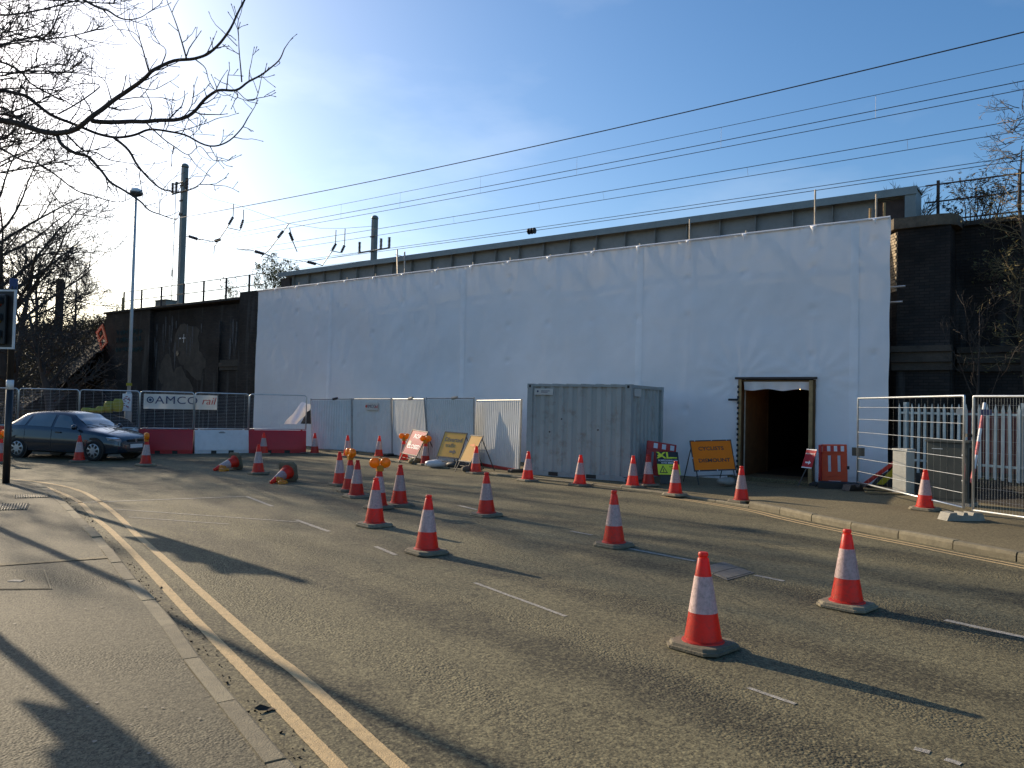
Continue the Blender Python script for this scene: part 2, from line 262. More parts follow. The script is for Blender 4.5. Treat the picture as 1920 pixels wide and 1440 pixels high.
# ------------------------------------------------------------------ mesh builder
class MB:
    def __init__(s): s.v = []; s.f = []
    def add(s, vs, fs, M=None):
        b = len(s.v)
        s.v += [tuple(M @ Vector(p)) for p in vs] if M is not None else [tuple(p) for p in vs]
        s.f += [tuple(i + b for i in f) for f in fs]; return s
    def box(s, x0, x1, y0, y1, z0, z1, M=None, ch=0.0):
        if ch <= 0:
            return s.add([(x0, y0, z0), (x1, y0, z0), (x1, y1, z0), (x0, y1, z0), (x0, y0, z1), (x1, y0, z1), (x1, y1, z1), (x0, y1, z1)],
                  [(0, 3, 2, 1), (4, 5, 6, 7), (0, 1, 5, 4), (1, 2, 6, 5), (2, 3, 7, 6), (3, 0, 4, 7)], M)
        a = ch    # chamfered top and vertical edges
        vs = []
        for z, i in ((z0, 0), (z1 - a, 0), (z1, a)):
            vs += [(x0 + a + i * .0, y0 + i, z), (x1 - a, y0 + i, z), (x1 - i, y0 + a, z), (x1 - i, y1 - a, z), (x1 - a, y1 - i, z), (x0 + a, y1 - i, z), (x0 + i, y1 - a, z), (x0 + i, y0 + a, z)]
        fs = [tuple(range(7, -1, -1)), tuple(range(16, 24))]
        for k in (0, 8):
            for i in range(8): j = (i + 1) % 8; fs.append((k + i, k + j, k + 8 + j, k + 8 + i))
        return s.add(vs, fs, M)
    def tube(s, pts, r, n=8, cap=True, closed=False):
        pts = [Vector(p) for p in pts]; m = len(pts); rs = r if isinstance(r, (list, tuple)) else [r] * m
        rings = []; ref = None
        for i, p in enumerate(pts):
            if closed: d = pts[(i + 1) % m] - pts[i - 1]
            else: d = pts[min(i + 1, m - 1)] - pts[max(i - 1, 0)]
            if d.length < 1e-9: d = Vector((0, 0, 1))
            d.normalize()
            if ref is None: ref = Vector((0, 0, 1)) if abs(d.z) < 0.9 else Vector((1, 0, 0))
            a = d.cross(ref)
            if a.length < 1e-5: a = d.orthogonal()
            a.normalize(); b = a.cross(d); b.normalize(); ref = b
            rings.append([p + (a * math.cos(2 * math.pi * k / n) + b * math.sin(2 * math.pi * k / n)) * rs[i] for k in range(n)])
        base = len(s.v)
        for rg in rings: s.v += [tuple(q) for q in rg]
        for i in range(m if closed else m - 1):
            i2 = (i + 1) % m
            for k in range(n): k2 = (k + 1) % n; s.f.append((base + i * n + k, base + i * n + k2, base + i2 * n + k2, base + i2 * n + k))
        if cap and not closed:
            s.f.append(tuple(base + k for k in range(n - 1, -1, -1))); s.f.append(tuple(base + (m - 1) * n + k for k in range(n)))
        return s
    def lathe(s, prof, n=20, M=None, cap=True):
        vs = [(r * math.cos(2 * math.pi * k / n), r * math.sin(2 * math.pi * k / n), z) for r, z in prof for k in range(n)]
        fs = []
        for i in range(len(prof) - 1):
            for k in range(n): k2 = (k + 1) % n; fs.append((i * n + k, i * n + k2, (i + 1) * n + k2, (i + 1) * n + k))
        if cap: fs.append(tuple(range(n - 1, -1, -1))); fs.append(tuple(range((len(prof) - 1) * n, len(prof) * n)))
        return s.add(vs, fs, M)
    def prism(s, poly, h, M=None, z0=0.0):
        n = len(poly)
        vs = [(x, y, z0) for x, y in poly] + [(x, y, z0 + h) for x, y in poly]
        fs = [tuple(range(n - 1, -1, -1)), tuple(range(n, 2 * n))] + [(i, (i + 1) % n, n + (i + 1) % n, n + i) for i in range(n)]
        return s.add(vs, fs, M)
    def build(s, name, m=None, parent=None, smooth=False, angle=None):
        me = bpy.data.meshes.new(name); me.from_pydata(s.v, [], s.f); me.update()
        if m: me.materials.append(m)
        o = bpy.data.objects.new(name, me); C.objects.link(o)
        if parent: o.parent = parent
        if smooth or angle is not None:
            me.polygons.foreach_set('use_smooth', [True] * len(me.polygons))
            if angle is not None:
                try: me.set_sharp_from_angle(angle=R(angle))
                except Exception: pass
        return o
def tag(o, label=None, cat=None, group=None, kind=None):
    if label: o['label'] = label
    if cat: o['category'] = cat
    if group: o['group'] = group
    if kind: o['kind'] = kind
    return o
def thing(name, label, cat, loc=(0, 0, 0), rz=0.0, group=None):
    o = bpy.data.objects.new(name, None); C.objects.link(o); o.empty_display_size = 0.2
    o.location = loc; o.rotation_euler = (0, 0, rz)
    return tag(o, label, cat, group)
def wthing(name, label, cat, group=None): return thing(name, label, cat, W0, -WANG, group)
def copy_tree(o, parent=None):
    c = o.copy(); C.objects.link(c); c.parent = parent
    for ch in [x for x in KIDS.get(o.name, [])]: copy_tree(ch, c)
    return c
KIDS = {}
def note_kids():
    KIDS.clear()
    for o in bpy.data.objects:
        if o.parent: KIDS.setdefault(o.parent.name, []).append(o)
def text_mesh(name, s, size, mtl, parent, M, align='CENTER', sx=1.0, bold=0.0, shear=0.0, spacing=1.0):
    cu = bpy.data.curves.new('txt', 'FONT'); cu.body = s; cu.size = size; cu.align_x = align; cu.align_y = 'CENTER'; cu.offset = bold; cu.shear = shear; cu.space_character = spacing
    cu.resolution_u = 3; cu.extrude = 0.0015
    o = bpy.data.objects.new('txt', cu); C.objects.link(o)
    bpy.context.view_layer.update()
    me = bpy.data.meshes.new_from_object(o.evaluated_get(bpy.context.evaluated_depsgraph_get()))
    bpy.data.objects.remove(o)
    me.name = name; me.materials.clear(); me.materials.append(mtl)
    me.transform(M @ Matrix.Diagonal((sx, 1, 1, 1)))
    t = bpy.data.objects.new(name, me); C.objects.link(t); t.parent = parent
    return t
FRONT = Matrix.Rotation(math.pi / 2, 4, 'X')      # text in the xz plane facing -y
def plate_text(name, s, size, mtl, parent, x, z, y, **k): return text_mesh(name, s, size, mtl, parent, Matrix.Translation((x, y, z)) @ FRONT, **k)
def arc(p0, p1, n): return [p0.lerp(p1, i / n) for i in range(n + 1)]
def smooth_line(pts, per=4):
    """Catmull-Rom through pts"""
    P = [Vector(p) for p in pts]; P = [P[0] * 2 - P[1]] + P + [P[-1] * 2 - P[-2]]; out = []
    for i in range(1, len(P) - 2):
        for k in range(per):
            t = k / per; a, b, c, d = P[i - 1:i + 3]
            out.append(0.5 * ((2 * b) + (c - a) * t + (2 * a - 5 * b + 4 * c - d) * t * t + (3 * b - a - 3 * c + d) * t ** 3))
    out.append(P[-2]); return out
def offset_line(pts, d):
    out = []
    for i, p in enumerate(pts):
        t = (pts[min(i + 1, len(pts) - 1)] - pts[max(i - 1, 0)]); t.z = 0; t.normalize()
        out.append(p + Vector((-t.y, t.x, 0)) * d)
    return out
def resample(pts, step):
    out = [pts[0].copy()]; acc = 0.0
    for a, b in zip(pts, pts[1:]):
        l = (b - a).length; pos = 0.0
        while acc + (l - pos) >= step:
            pos += step - acc; acc = 0.0; out.append(a.lerp(b, pos / l))
        acc += l - pos
    return out

# ================================================================== THE SETTING
def sheet_poly(name, pts, z, m):
    b = MB(); b.add([(p[0], p[1], z) for p in pts], [tuple(range(len(pts)))]); return tag(b.build(name, m), kind='structure')
sheet_poly('ground', [(-1500, -600), (1500, -600), (1500, 2500), (-1500, 2500)], -0.04, M_terrain)
sheet_poly('road', [(-70, -25), (45, -25), (45, 48), (-70, 48)], 0.0, M_road)

# ---- left pavement with kerb stones
KL = [(-40, 21.5), (-25, 18.6), (-16, 17.1), (-12.5, 16.62), (-10.66, 16.24), (-9.47, 15.6), (-8.5, 14.45), (-7.55, 13.18), (-6.87, 12.27), (-5.15, 9.87), (-4.28, 8.6), (-3.54, 7.51), (-3.04, 6.82), (-2.46, 5.97), (-1.97, 5.21), (-1.61, 4.7), (-1.37, 4.36), (-1.0, 3.82), (0.0, 2.35), (2.2, -0.9), (6.5, -7.0)]
kl = resample(smooth_line([(x, y, 0) for x, y in KL], 6), 0.15)
kin = offset_line(kl, -0.13)
b = MB(); n = len(kin)
far = [Vector((-75, 25 - i * 0.0, 0)) for i in range(n)]
vs = []
for i, p in enumerate(kin):
    q = Vector((-60 + 40 * (i / n), 23 - 45 * (i / n), 0))
    for k in range(9):
        t = (k / 8) ** 2; r_ = p.lerp(q, t); vs.append((r_.x, r_.y, 0.118 + (0.006 * noise.noise(Vector((r_.x * .7, r_.y * .7, 0))) if k else 0)))
fs = []
for i in range(n - 1):
    for k in range(8): a = i * 9 + k; fs.append((a, a + 1, a + 10, a + 9))
b.add(vs, fs); pav = tag(b.build('pavement', M_pave), kind='structure')
kerb_root = thing('kerb', None, None); tag(kerb_root, kind='structure')
def kerb_stones(root, outer, inner, step, heights, m, n0=0):
    i = 0
    while i + step < len(outer):
        j = i + step; bb = MB()
        h = heights(i)
        o1, o2, a1, a2 = outer[i], outer[j], inner[i], inner[j]
        t = (o2 - o1).normalized() * 0.009
        dz = random.uniform(-.009, .007); side = (a1 - o1).normalized()
        jx = side * random.uniform(-.006, .006)
        def prof(o, a):
            s_ = (a - o)
            return [o, o + Vector((0, 0, h * .62 + dz)), o + s_ * .10 + Vector((0, 0, h * .93 + dz)), o + s_ * .22 + Vector((0, 0, h + dz)), a + Vector((0, 0, h + dz)), a]
        A = prof(o1 + t + jx, a1 + t); B = prof(o2 - t + jx, a2 - t)
        mid = None
        vs = A + B; k = 6
        fs = [tuple(range(k - 1, -1, -1)), tuple(range(k, 2 * k))] + [(q, (q + 1) % k, k + (q + 1) % k, k + q) for q in range(k)]
        bb.add(vs, fs); bb.build('kerb_stone', m, root)
        i = j
random.seed(3)
# only the stretch the photograph can see, 0.9 m stones
i0 = min(range(len(kl)), key=lambda i: (kl[i] - Vector((-19, 17.6, 0))).length); i1 = min(range(len(kl)), key=lambda i: (kl[i] - Vector((2.0, -0.6, 0))).length)
kerb_stones(kerb_root, kl[i0:i1], kin[i0:i1], 6, lambda i: 0.122, M_kerb)
# mortar bed under the stones
def ribbon(name, pts, d0, d1, z, m, kind='structure', parent=None, zf=None):
    a = offset_line(pts, d0); c_ = offset_line(pts, d1); bb = MB()
    vs = []
    for i, (p, q) in enumerate(zip(a, c_)):
        zz = z if zf is None else zf(i)
        vs += [(p.x, p.y, zz), (q.x, q.y, zz)]
    bb.add(vs, [(2 * i, 2 * i + 1, 2 * i + 3, 2 * i + 2) for i in range(len(pts) - 1)])
    o = bb.build(name, m, parent)
    if parent is None: tag(o, kind=kind)
    return o
ribbon('kerb_bed', kl, -0.135, -0.01, 0.095, M_concrete)
# double yellow lines on the left
def paint(name, pts, w, z=0.004, m=M_white_paint):
    """road marking with frayed edges"""
    pts = resample(pts, 0.04) if len(pts) > 1 else pts
    a = offset_line(pts, -w / 2); c_ = offset_line(pts, w / 2); vs = []
    for i, (p, q) in enumerate(zip(a, c_)):
        e1 = (noise.noise(p * 31) * .05 + noise.noise(p * 3) * .03) * w; e2 = (noise.noise(q * 31 + Vector((7, 3, 1))) * .05 + noise.noise(q * 3) * .03) * w
        d = (q - p).normalized(); p = p + d * e1; q = q + d * e2
        vs += [(p.x, p.y, z), (q.x, q.y, z)]
    bb = MB(); bb.add(vs, [(2 * i, 2 * i + 1, 2 * i + 3, 2 * i + 2) for i in range(len(pts) - 1)])
    return tag(bb.build(name, m), kind='structure')
YO = [(-12.5, 17.55), (-11.0, 17.2), (-9.66, 16.44), (-8.56, 15.45), (-7.53, 14.17), (-6.29, 12.45), (-5.05, 10.6), (-3.79, 8.78), (-2.69, 7.18), (-1.78, 5.87), (-1.42, 5.39), (-0.62, 4.2), (0.4, 2.7), (2.4, -0.3)]
YI = [(-12.5, 17.28), (-11.0, 16.92), (-9.85, 16.2), (-8.75, 15.1), (-7.6, 13.75), (-6.45, 12.1), (-5.64, 11.0), (-4.44, 9.28), (-2.97, 7.12), (-2.36, 6.24), (-1.72, 5.32), (-1.25, 4.64), (-0.80, 3.98), (0.2, 2.5), (2.2, -0.5)]
for P_ in (YO, YI): paint('yellow_line', smooth_line([(x, y, 0) for x, y in P_], 6), 0.085, m=M_yellow)

# ---- right pavement
KR = [G(560, 850), G(660, 858), G(760, 869), G(870, 883), G(980, 897), G(1080, 907), G(1180, 919), G(1290, 934), G(1420, 955), G(1490, 971), G(1560, 986), G(1650, 1004), G(1740, 1021), G(1830, 1039), G(1920, 1056), Vector((7.6, 8.2, 0)), Vector((9.4, 4.0, 0)), Vector((12, -2, 0))]
kr = resample(smooth_line(KR, 6), 0.15); krin = offset_line(kr, 0.14)
ik = min(range(len(kr)), key=lambda i: (kr[i] - G(1441, 949)).length)
def krh(i): return 0.125 if i >= ik else 0.045
kerb2 = thing('kerb', None, None); tag(kerb2, kind='structure')
kerb_stones(kerb2, kr[ik % 6:], krin[ik % 6:], 6, lambda i: krh(i + ik % 6), M_kerb)
ribbon('kerb_bed', kr, 0.01, 0.145, 0.03, M_concrete)
b = MB(); vs = []; fs = []
for i, p in enumerate(krin):
    z = 0.04 + 0.08 * max(0, min(1, (i - ik + 6) / 6.0))
    if i < ik - 6: q = p + WN * 3.5
    else:
        f = min(1, (i - ik + 6) / 40); q = p + WN * (3.5 + 3.5 * f) + Vector((4 * f, 0, 0))
    for k in range(7):
        r_ = p.lerp(q, k / 6); vs.append((r_.x, r_.y, z + (0.012 * noise.noise(Vector((r_.x * .6, r_.y * .6, 4))) if k else 0)))
for i in range(len(krin) - 1):
    for k in range(6): a = i * 7 + k; fs.append((a, a + 7, a + 8, a + 1))
b.add(vs, fs); tag(b.build('pavement', M_pave2), kind='structure')
for d in (-0.20, -0.36): paint('yellow_line', offset_line(kr[ik - 14:], d), 0.07, m=M_yellow)

# ---- white markings
def mk(p, q, w=0.1, name='white_line'): paint(name, arc(G(*p), G(*q), 12), w)
mk((140, 943), (462, 931), 0.09); mk((462, 931), (512, 950), 0.07); mk((215, 955), (560, 979), 0.05); mk((240, 970), (430, 983), 0.045)
mk((555, 975), (617, 997), 0.07); mk((704, 1025), (745, 1042), 0.06); mk((890, 1093), (1066, 1158), 0.045)
mk((1070, 996), (1112, 1004), 0.06); mk((1180, 1029), (1306, 1053), 0.075); mk((1416, 1079), (1470, 1090), 0.07)
mk((1772, 1163), (1935, 1199), 0.085); mk((1402, 1290), (1500, 1324), 0.04); mk((1714, 1404), (1748, 1413), 0.055); mk((1772, 1424), (1812, 1437), 0.05)
mk((860, 948), (895, 956), 0.08); mk((1340, 938), (1352, 940), 0.06)

# ---- ironwork
mh = thing('manhole_cover', 'rectangular rusty iron manhole cover set in the road behind the nearest cone', 'manhole cover')
qs = [G(1307, 1066), G(1363, 1089), G(1415, 1075), G(1357, 1054)]
ctr = sum(qs, Vector()) / 4
fr = MB(); inn = [ctr + (q - ctr) * .9 for q in qs]
fr.add([(q.x, q.y, .006) for q in qs] + [(q.x, q.y, .006) for q in inn], [(i, (i + 1) % 4, 4 + (i + 1) % 4, 4 + i) for i in range(4)]); fr.build('frame', M_iron, mh)
half = [ctr + (q - ctr) * .86 for q in qs]
for t0, t1 in ((0.0, .485), (.515, 1.0)):
    A = half[0].lerp(half[1], t0); B = half[0].lerp(half[1], t1); D = half[3].lerp(half[2], t0); E_ = half[3].lerp(half[2], t1)
    c_ = MB(); c_.prism([(A.x, A.y), (B.x, B.y), (E_.x, E_.y), (D.x, D.y)], .012, z0=-.002); c_.build('cover_plate', M_iron, mh)
# pavement chamber cover and two gratings on the left pavement
def pav_quad(name, label, cat, px, m, z=0.124, rim=0.02):
    t = thing(name, label, cat); q = [G(x, y, z) for x, y in px]; c0 = sum(q, Vector()) / 4; qi = [c0 + (p - c0) * (1 - rim * 2) for p in q]
    f_ = MB(); f_.add([(p.x, p.y, z + .003) for p in q] + [(p.x, p.y, z + .003) for p in qi], [(i, (i + 1) % 4, 4 + (i + 1) % 4, 4 + i) for i in range(4)]); f_.build('frame', M_kerb, t)
    qj = [c0 + (p - c0) * (1 - rim * 3) for p in q]; f_ = MB(); f_.prism([(p.x, p.y) for p in qj], .006, z0=z - .003); f_.build('cover_plate', m, t)
    return t, q
t, q = pav_quad('chamber_cover', 'large concrete filled chamber cover in the near left pavement', 'manhole cover', [(-60, 1106), (97, 1104), (84, 1068), (-60, 1071)], M_pave)
c0 = G(30, 1089, .13); MB().box(c0.x - .06, c0.x + .06, c0.y - .035, c0.y + .035, .124, .133).build('badge', M_white_paint, t)
for px, lb in (([(-25, 957), (50, 955), (55, 944), (-20, 945)], 'ribbed iron chamber cover in the pavement, nearer of two'), ([(26, 934), (92, 932), (88, 927), (26, 928)], 'ribbed iron chamber cover in the pavement nearest the signal post')):
    t, q = pav_quad('chamber_cover', lb, 'manhole cover', px, M_iron)
    for k in range(14):
        a = q[0].lerp(q[1], (k + .5) / 14); c_ = q[3].lerp(q[2], (k + .5) / 14)
        MB().tube([a + Vector((0, 0, .004)), c_ + Vector((0, 0, .004))], .012, 4).build('rib', M_kerb, t)
# resurfaced trench strip across the pavement
q = [G(-80, 1062, .122), G(212, 1043, .122), G(200, 1047, .122), G(-80, 1067, .122)]
MB().add([tuple(p + Vector((0, 0, .004))) for p in q], [(0, 1, 2, 3)]).build('trench_joint', M_pave2, pav)
random.seed(77); gm = MB()
for k in range(34):
    p = G(random.uniform(-40, 420), random.uniform(960, 1430), .1245); i_ = min(range(0, len(kin), 4), key=lambda i: (kin[i] - p).length)
    tdir = (kin[min(i_ + 4, len(kin) - 1)] - kin[i_]).normalized()
    if (p - kin[i_]).dot(Vector((-tdir.y, tdir.x, 0))) > -.1: continue
    r_ = random.uniform(.006, .014); gm.add([(p.x + r_ * math.cos(a) * random.uniform(.7, 1.2), p.y + r_ * math.sin(a) * random.uniform(.7, 1.2), .1262) for a in [q * math.pi / 4 for q in range(8)]], [tuple(range(8))])
tag(gm.build('gum_spots', mat('trodden gum', (.24, .21, .165), .8, var=.3, vscale=9)), 'pale trodden gum spots on the near left pavement', None, kind='stuff')
# drifted grit and leaf litter in the left gutter
random.seed(11); b = MB()
for k in range(1500):
    i = random.randrange(60, len(kl) - 60); p = kl[i]; tdir = (kl[i + 1] - kl[i]).normalized(); nn = Vector((-tdir.y, tdir.x, 0))
    c0 = p + nn * (abs(random.gauss(0, .10)) + .01) + tdir * random.uniform(-.1, .1); s_ = random.uniform(.002, .009) * (2.0 if random.random() < .05 else 1)
    Mx = Matrix.Translation(c0 + Vector((0, 0, s_ * .5))) @ Euler((random.random(), random.random(), random.random() * 6)).to_matrix().to_4x4()
    b.add([(-s_, -s_, 0), (s_, -s_ * .6, 0), (s_ * .7, s_, 0), (-s_ * .8, s_ * .8, 0), (0, 0, s_)], [(3, 2, 1, 0), (0, 1, 4), (1, 2, 4), (2, 3, 4), (3, 0, 4)], Mx)
tag(b.build('gutter_grit', M_leaflitter), 'dark grit and leaf crumbs along the left kerb', None, kind='stuff')
g = G(494, 1333); lf = MB()
Mx = Matrix.Translation(g + Vector((0, 0, .012))) @ Euler((.3, .25, .5)).to_matrix().to_4x4()
lf.add([(-.06, 0, 0), (-.02, .028, .012), (.05, .02, .0), (.07, -.01, .02), (.02, -.028, .012), (-.03, -.02, 0), (0, 0, -.004)], [(0, 6, 1), (1, 6, 2), (2, 6, 3), (3, 6, 4), (4, 6, 5), (5, 6, 0)], Mx)
tag(lf.build('dead_leaf', M_leaflitter), 'curled dead leaf lying in the gutter beside the yellow lines', 'leaf')

# ================================================================== BRIDGE
# ---- embankment carrying the tracks, either side of the span
def emb(name, x0, x1, zt):
    bb = MB(); nx, ny = 60, 14; vs = []; fs = []
    ys = [-7, -5, -3.4, -2.0, -.8, .4, 1.4, 2.5, 4, 6, 9, 12, 15, 22]
    hs_ = [-.05, .5, 1.5, 2.6, 3.8, 4.9, 5.7, 6.1, 6.2, 6.2, 6.2, 6.1, 4.5, -.05]
    for i in range(nx + 1):
        x = x0 + (x1 - x0) * i / nx
        for y, h in zip(ys, hs_):
            z = h + (noise.noise(Vector((x * .5, y * .5, 2))) * .35 if 0 < h < 6.15 else 0)
            p = wpt(x, y, z); vs.append(tuple(p))
    m_ = len(ys)
    for i in range(nx):
        for k in range(m_ - 1): a = i * m_ + k; fs.append((a, a + 1, a + m_ + 1, a + m_))
    bb.add(vs, fs); return tag(bb.build(name, M_earth, smooth=True), kind='structure')
emb('embankment', -120, -40.3, 6.2)
bb = MB(); bb.box(-41, -26.0, 1.3, 14, 0, 6.25, WM); tag(bb.build('embankment', M_earth), kind='structure')
bb = MB(); bb.box(.2, 60, 2.4, 14, 0, 6.3, WM); tag(bb.build('embankment', M_earth), kind='structure')

# ---- left abutment
la = wthing('bridge_abutment', 'dark sooty brick abutment and pilasters left of the white sheeting', 'abutment')
def wbox(name, x0, x1, y0, y1, z0, z1, m, root, ch=0.0): return MB().box(x0, x1, y0, y1, z0, z1, None, ch).build(name, m, root)
wbox('wall', -40.4, -26.05, .45, 1.3, 0, 6.40, M_brick, la)
wbox('pilaster', -40.6, -35.75, .22, .45, 0, 6.52, M_brick, la)
wbox('pilaster', -27.6, -25.6, .15, .45, 0, 6.85, M_brick, la)
wbox('pilaster', -30.6, -29.5, .36, .45, 0, 5.6, M_brick, la)
wbox('coping', -40.7, -27.65, .12, 1.35, 6.525, 6.62, M_dark_stone, la)
for z0, z1, pr in ((3.25, 3.42, .10), (3.42, 3.62, .16), (3.62, 3.75, .08)):
    wbox('string_course', -29.45, -27.65, .45 - pr * .7, .46, z0, z1 - .003, M_dark_stone, la)
wbox('plinth', -35.7, -27.7, .27, .45, 0, 1.2, M_brick, la)
random.seed(44)
for cx, cz, rx, rz in ((-32.6, 4.6, 1.3, 1.1), (-33.2, 2.4, 1.5, .9), (-31.6, 3.6, 1.0, .7), (-34.4, 3.2, .7, .9)):
    pl = []
    for k in range(22):
        a = 2 * math.pi * k / 22; q_ = 1 + .45 * noise.noise(Vector((math.cos(a) * 1.6 + cx, math.sin(a) * 1.6, cz))); pl.append((cx + rx * q_ * math.cos(a), cz + rz * q_ * math.sin(a)))
    MB().prism(pl, .004, Matrix.Translation((0, .449 - .0002 * cz, 0)) @ FRONT).build('render_patch', M_patch, la)
M_lime = mat('lime run', (.12, .12, .125), .9, var=.4, vscale=5, dirt=.8, dr=(.42, .62), dirtcol=(.045, .043, .043))
for k in range(26):
    x = random.choice((random.uniform(-34.8, -31), random.uniform(-30, -27.8), random.uniform(-35.6, -33.5))); z1 = random.uniform(4.6, 6.1); h_ = random.uniform(.4, 1.5); w_ = random.uniform(.03, .10)
    yy = .353 if -30.6 < x < -29.5 else .440
    MB().add([(x - w_ * .6, yy, z1), (x + w_ * .6, yy, z1), (x + w_, yy, z1 - h_ * .4), (x + w_ * .3, yy, z1 - h_), (x - w_ * .2, yy, z1 - h_ * .9), (x - w_ * .8, yy, z1 - h_ * .3)], [(5, 4, 3, 2, 1, 0)]).build('lime_run', M_lime, la)
# white chalk cross and turquoise scrawl on the brick
cr_ = onw(345, 634, .44)
MB().box(cr_.x - .16, cr_.x + .16, .425, .428, cr_.z - .02, cr_.z + .02).build('painted_cross', M_inkwhite, la)
MB().box(cr_.x - .02, cr_.x + .02, .421, .424, cr_.z - .22, cr_.z + .2).build('painted_cross', M_inkwhite, la)
MB().box(cr_.x - .42, cr_.x - .26, .425, .428, cr_.z - .03, cr_.z + .03).build('painted_cross', M_inkwhite, la)
M_scrawl = mat('turquoise spray paint', (0.035, 0.085, 0.085), .8)
random.seed(5); b = MB()
for row, z in ((0, 5.4), (1, 5.0), (2, 4.45)):
    x = -39.3
    while x < -36.6:
        w = random.uniform(.15, .35); pts = [(x + w * k / 6, .212, z + .13 * math.sin(k * 1.7 + row) + random.uniform(-.06, .06)) for k in range(7)]
        b.tube(pts, .014, 4); x += w + random.uniform(.02, .12)
b.build('spray_scrawl', M_scrawl, la)
dh = MB(); dh.lathe([(.14, 0), (.14, .02)], 14, Matrix.Translation((-33.3, .428, 4.15)) @ Matrix.Rotation(math.pi / 2, 4, 'X')); dh.build('drain_hole', M_black, la)

# ---- right abutment with corner pilaster and wing wall
ra = wthing('bridge_abutment', 'almost black brick abutment with stone capped corner pier right of the sheeting', 'abutment')
MB().prism([(.12, .5), (1.30, .5), (1.30, 2.6), (-.60, 2.6), (-.52, 1.4)], 6.55).build('pilaster', M_brick, ra)
cp = MB(); pts = [(.05, .40), (1.0, .40), (1.28, .48), (1.42, .66), (1.46, .95), (1.46, 2.7), (-.70, 2.7), (-.60, 1.38)]; cp.prism(pts, .27, z0=6.553); cp.build('capstone', M_stone, ra)
wbox('wing_wall', 1.303, 40, 1.3, 2.4, 0, 6.62, M_brick, ra)
wbox('coping', 1.5, 40, 1.18, 2.5, 6.625, 6.74, M_dark_stone, ra)
for z0, z1, pr in ((3.0, 3.2, .08), (3.2, 3.45, .15), (3.45, 3.6, .22)):
    wbox('string_course', .02, 1.36, .5 - pr, .51, z0, z1 - .003, M_dark_stone, ra)
    wbox('string_course', 1.37, 30, 1.3 - pr, 1.31, z0, z1 - .003, M_dark_stone, ra)
wbox('plinth', .0, 1.45, .38, .5, 0, 1.1, M_brick, ra); wbox('plinth', 1.46, 30, 1.18, 1.3, 0, 1.1, M_brick, ra)
# lit return face of the pier: individual bricks, sunlight put into their pale colour
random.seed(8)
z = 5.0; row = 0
M_pb = mat('sunlit pier brick', (0.36, 0.29, 0.20), .85, var=.2, vscale=6, rnd=.25)
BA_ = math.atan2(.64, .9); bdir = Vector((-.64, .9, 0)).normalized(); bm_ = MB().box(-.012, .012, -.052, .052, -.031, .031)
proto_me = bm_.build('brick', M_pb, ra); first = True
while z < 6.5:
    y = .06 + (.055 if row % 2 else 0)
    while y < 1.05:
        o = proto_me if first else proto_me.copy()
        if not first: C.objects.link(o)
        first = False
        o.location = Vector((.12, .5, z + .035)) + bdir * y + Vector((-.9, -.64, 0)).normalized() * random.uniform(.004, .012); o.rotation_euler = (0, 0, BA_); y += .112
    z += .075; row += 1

# ---- deck and plate girder
deck = wthing('bridge_deck', 'dark railway bridge deck hidden behind the white sheeting', 'bridge deck')
wbox('slab', -26.0, .1, 1.9, 13, 5.9, 6.25, M_inside, deck); wbox('far_girder', -26.0, .05, 13.0, 13.4, 5.0, 7.7, M_inside, deck)
wbox('back_hoarding', -26.0, .05, 13.5, 13.6, 0, 4.95, M_inside, deck)
gd = wthing('plate_girder', 'long grey riveted steel plate girder above the white sheeting', 'girder')
GZ = 7.78
wbox('web', -25.9, .15, 1.40, 1.53, 5.6, GZ - .08, M_girder, gd)
wbox('top_flange', -26.15, .45, 1.15, 1.95, GZ - .05, GZ, M_girder_edge, gd)
wbox('flange_lip', -26.15, .45, 1.13, 1.148, GZ - .20, GZ + .002, M_girder_edge, gd)
wbox('bottom_flange', -25.9, .15, 1.15, 1.95, 5.55, 5.598, M_girder, gd)
stf = MB().box(-.010, .010, 1.27, 1.397, 5.60, GZ - .083).build('stiffener', M_girder, gd); k = 0
xs = [-25.2 + 1.07 * i for i in range(24)]
for x in xs:
    o = stf if k == 0 else stf.copy()
    if k: C.objects.link(o)
    o.location = (x, 0, 0); k += 1
wbox('end_panel', -.62, .12, 1.34, 1.397, 6.2, GZ - .25, M_rust, gd)
wbox('end_plate', .16, .42, 1.16, 1.94, 6.3, GZ - .06, M_girder_edge, gd)
wbox('end_panel', -26.1, -25.45, 1.30, 1.397, 5.7, GZ - .25, M_rust, gd)

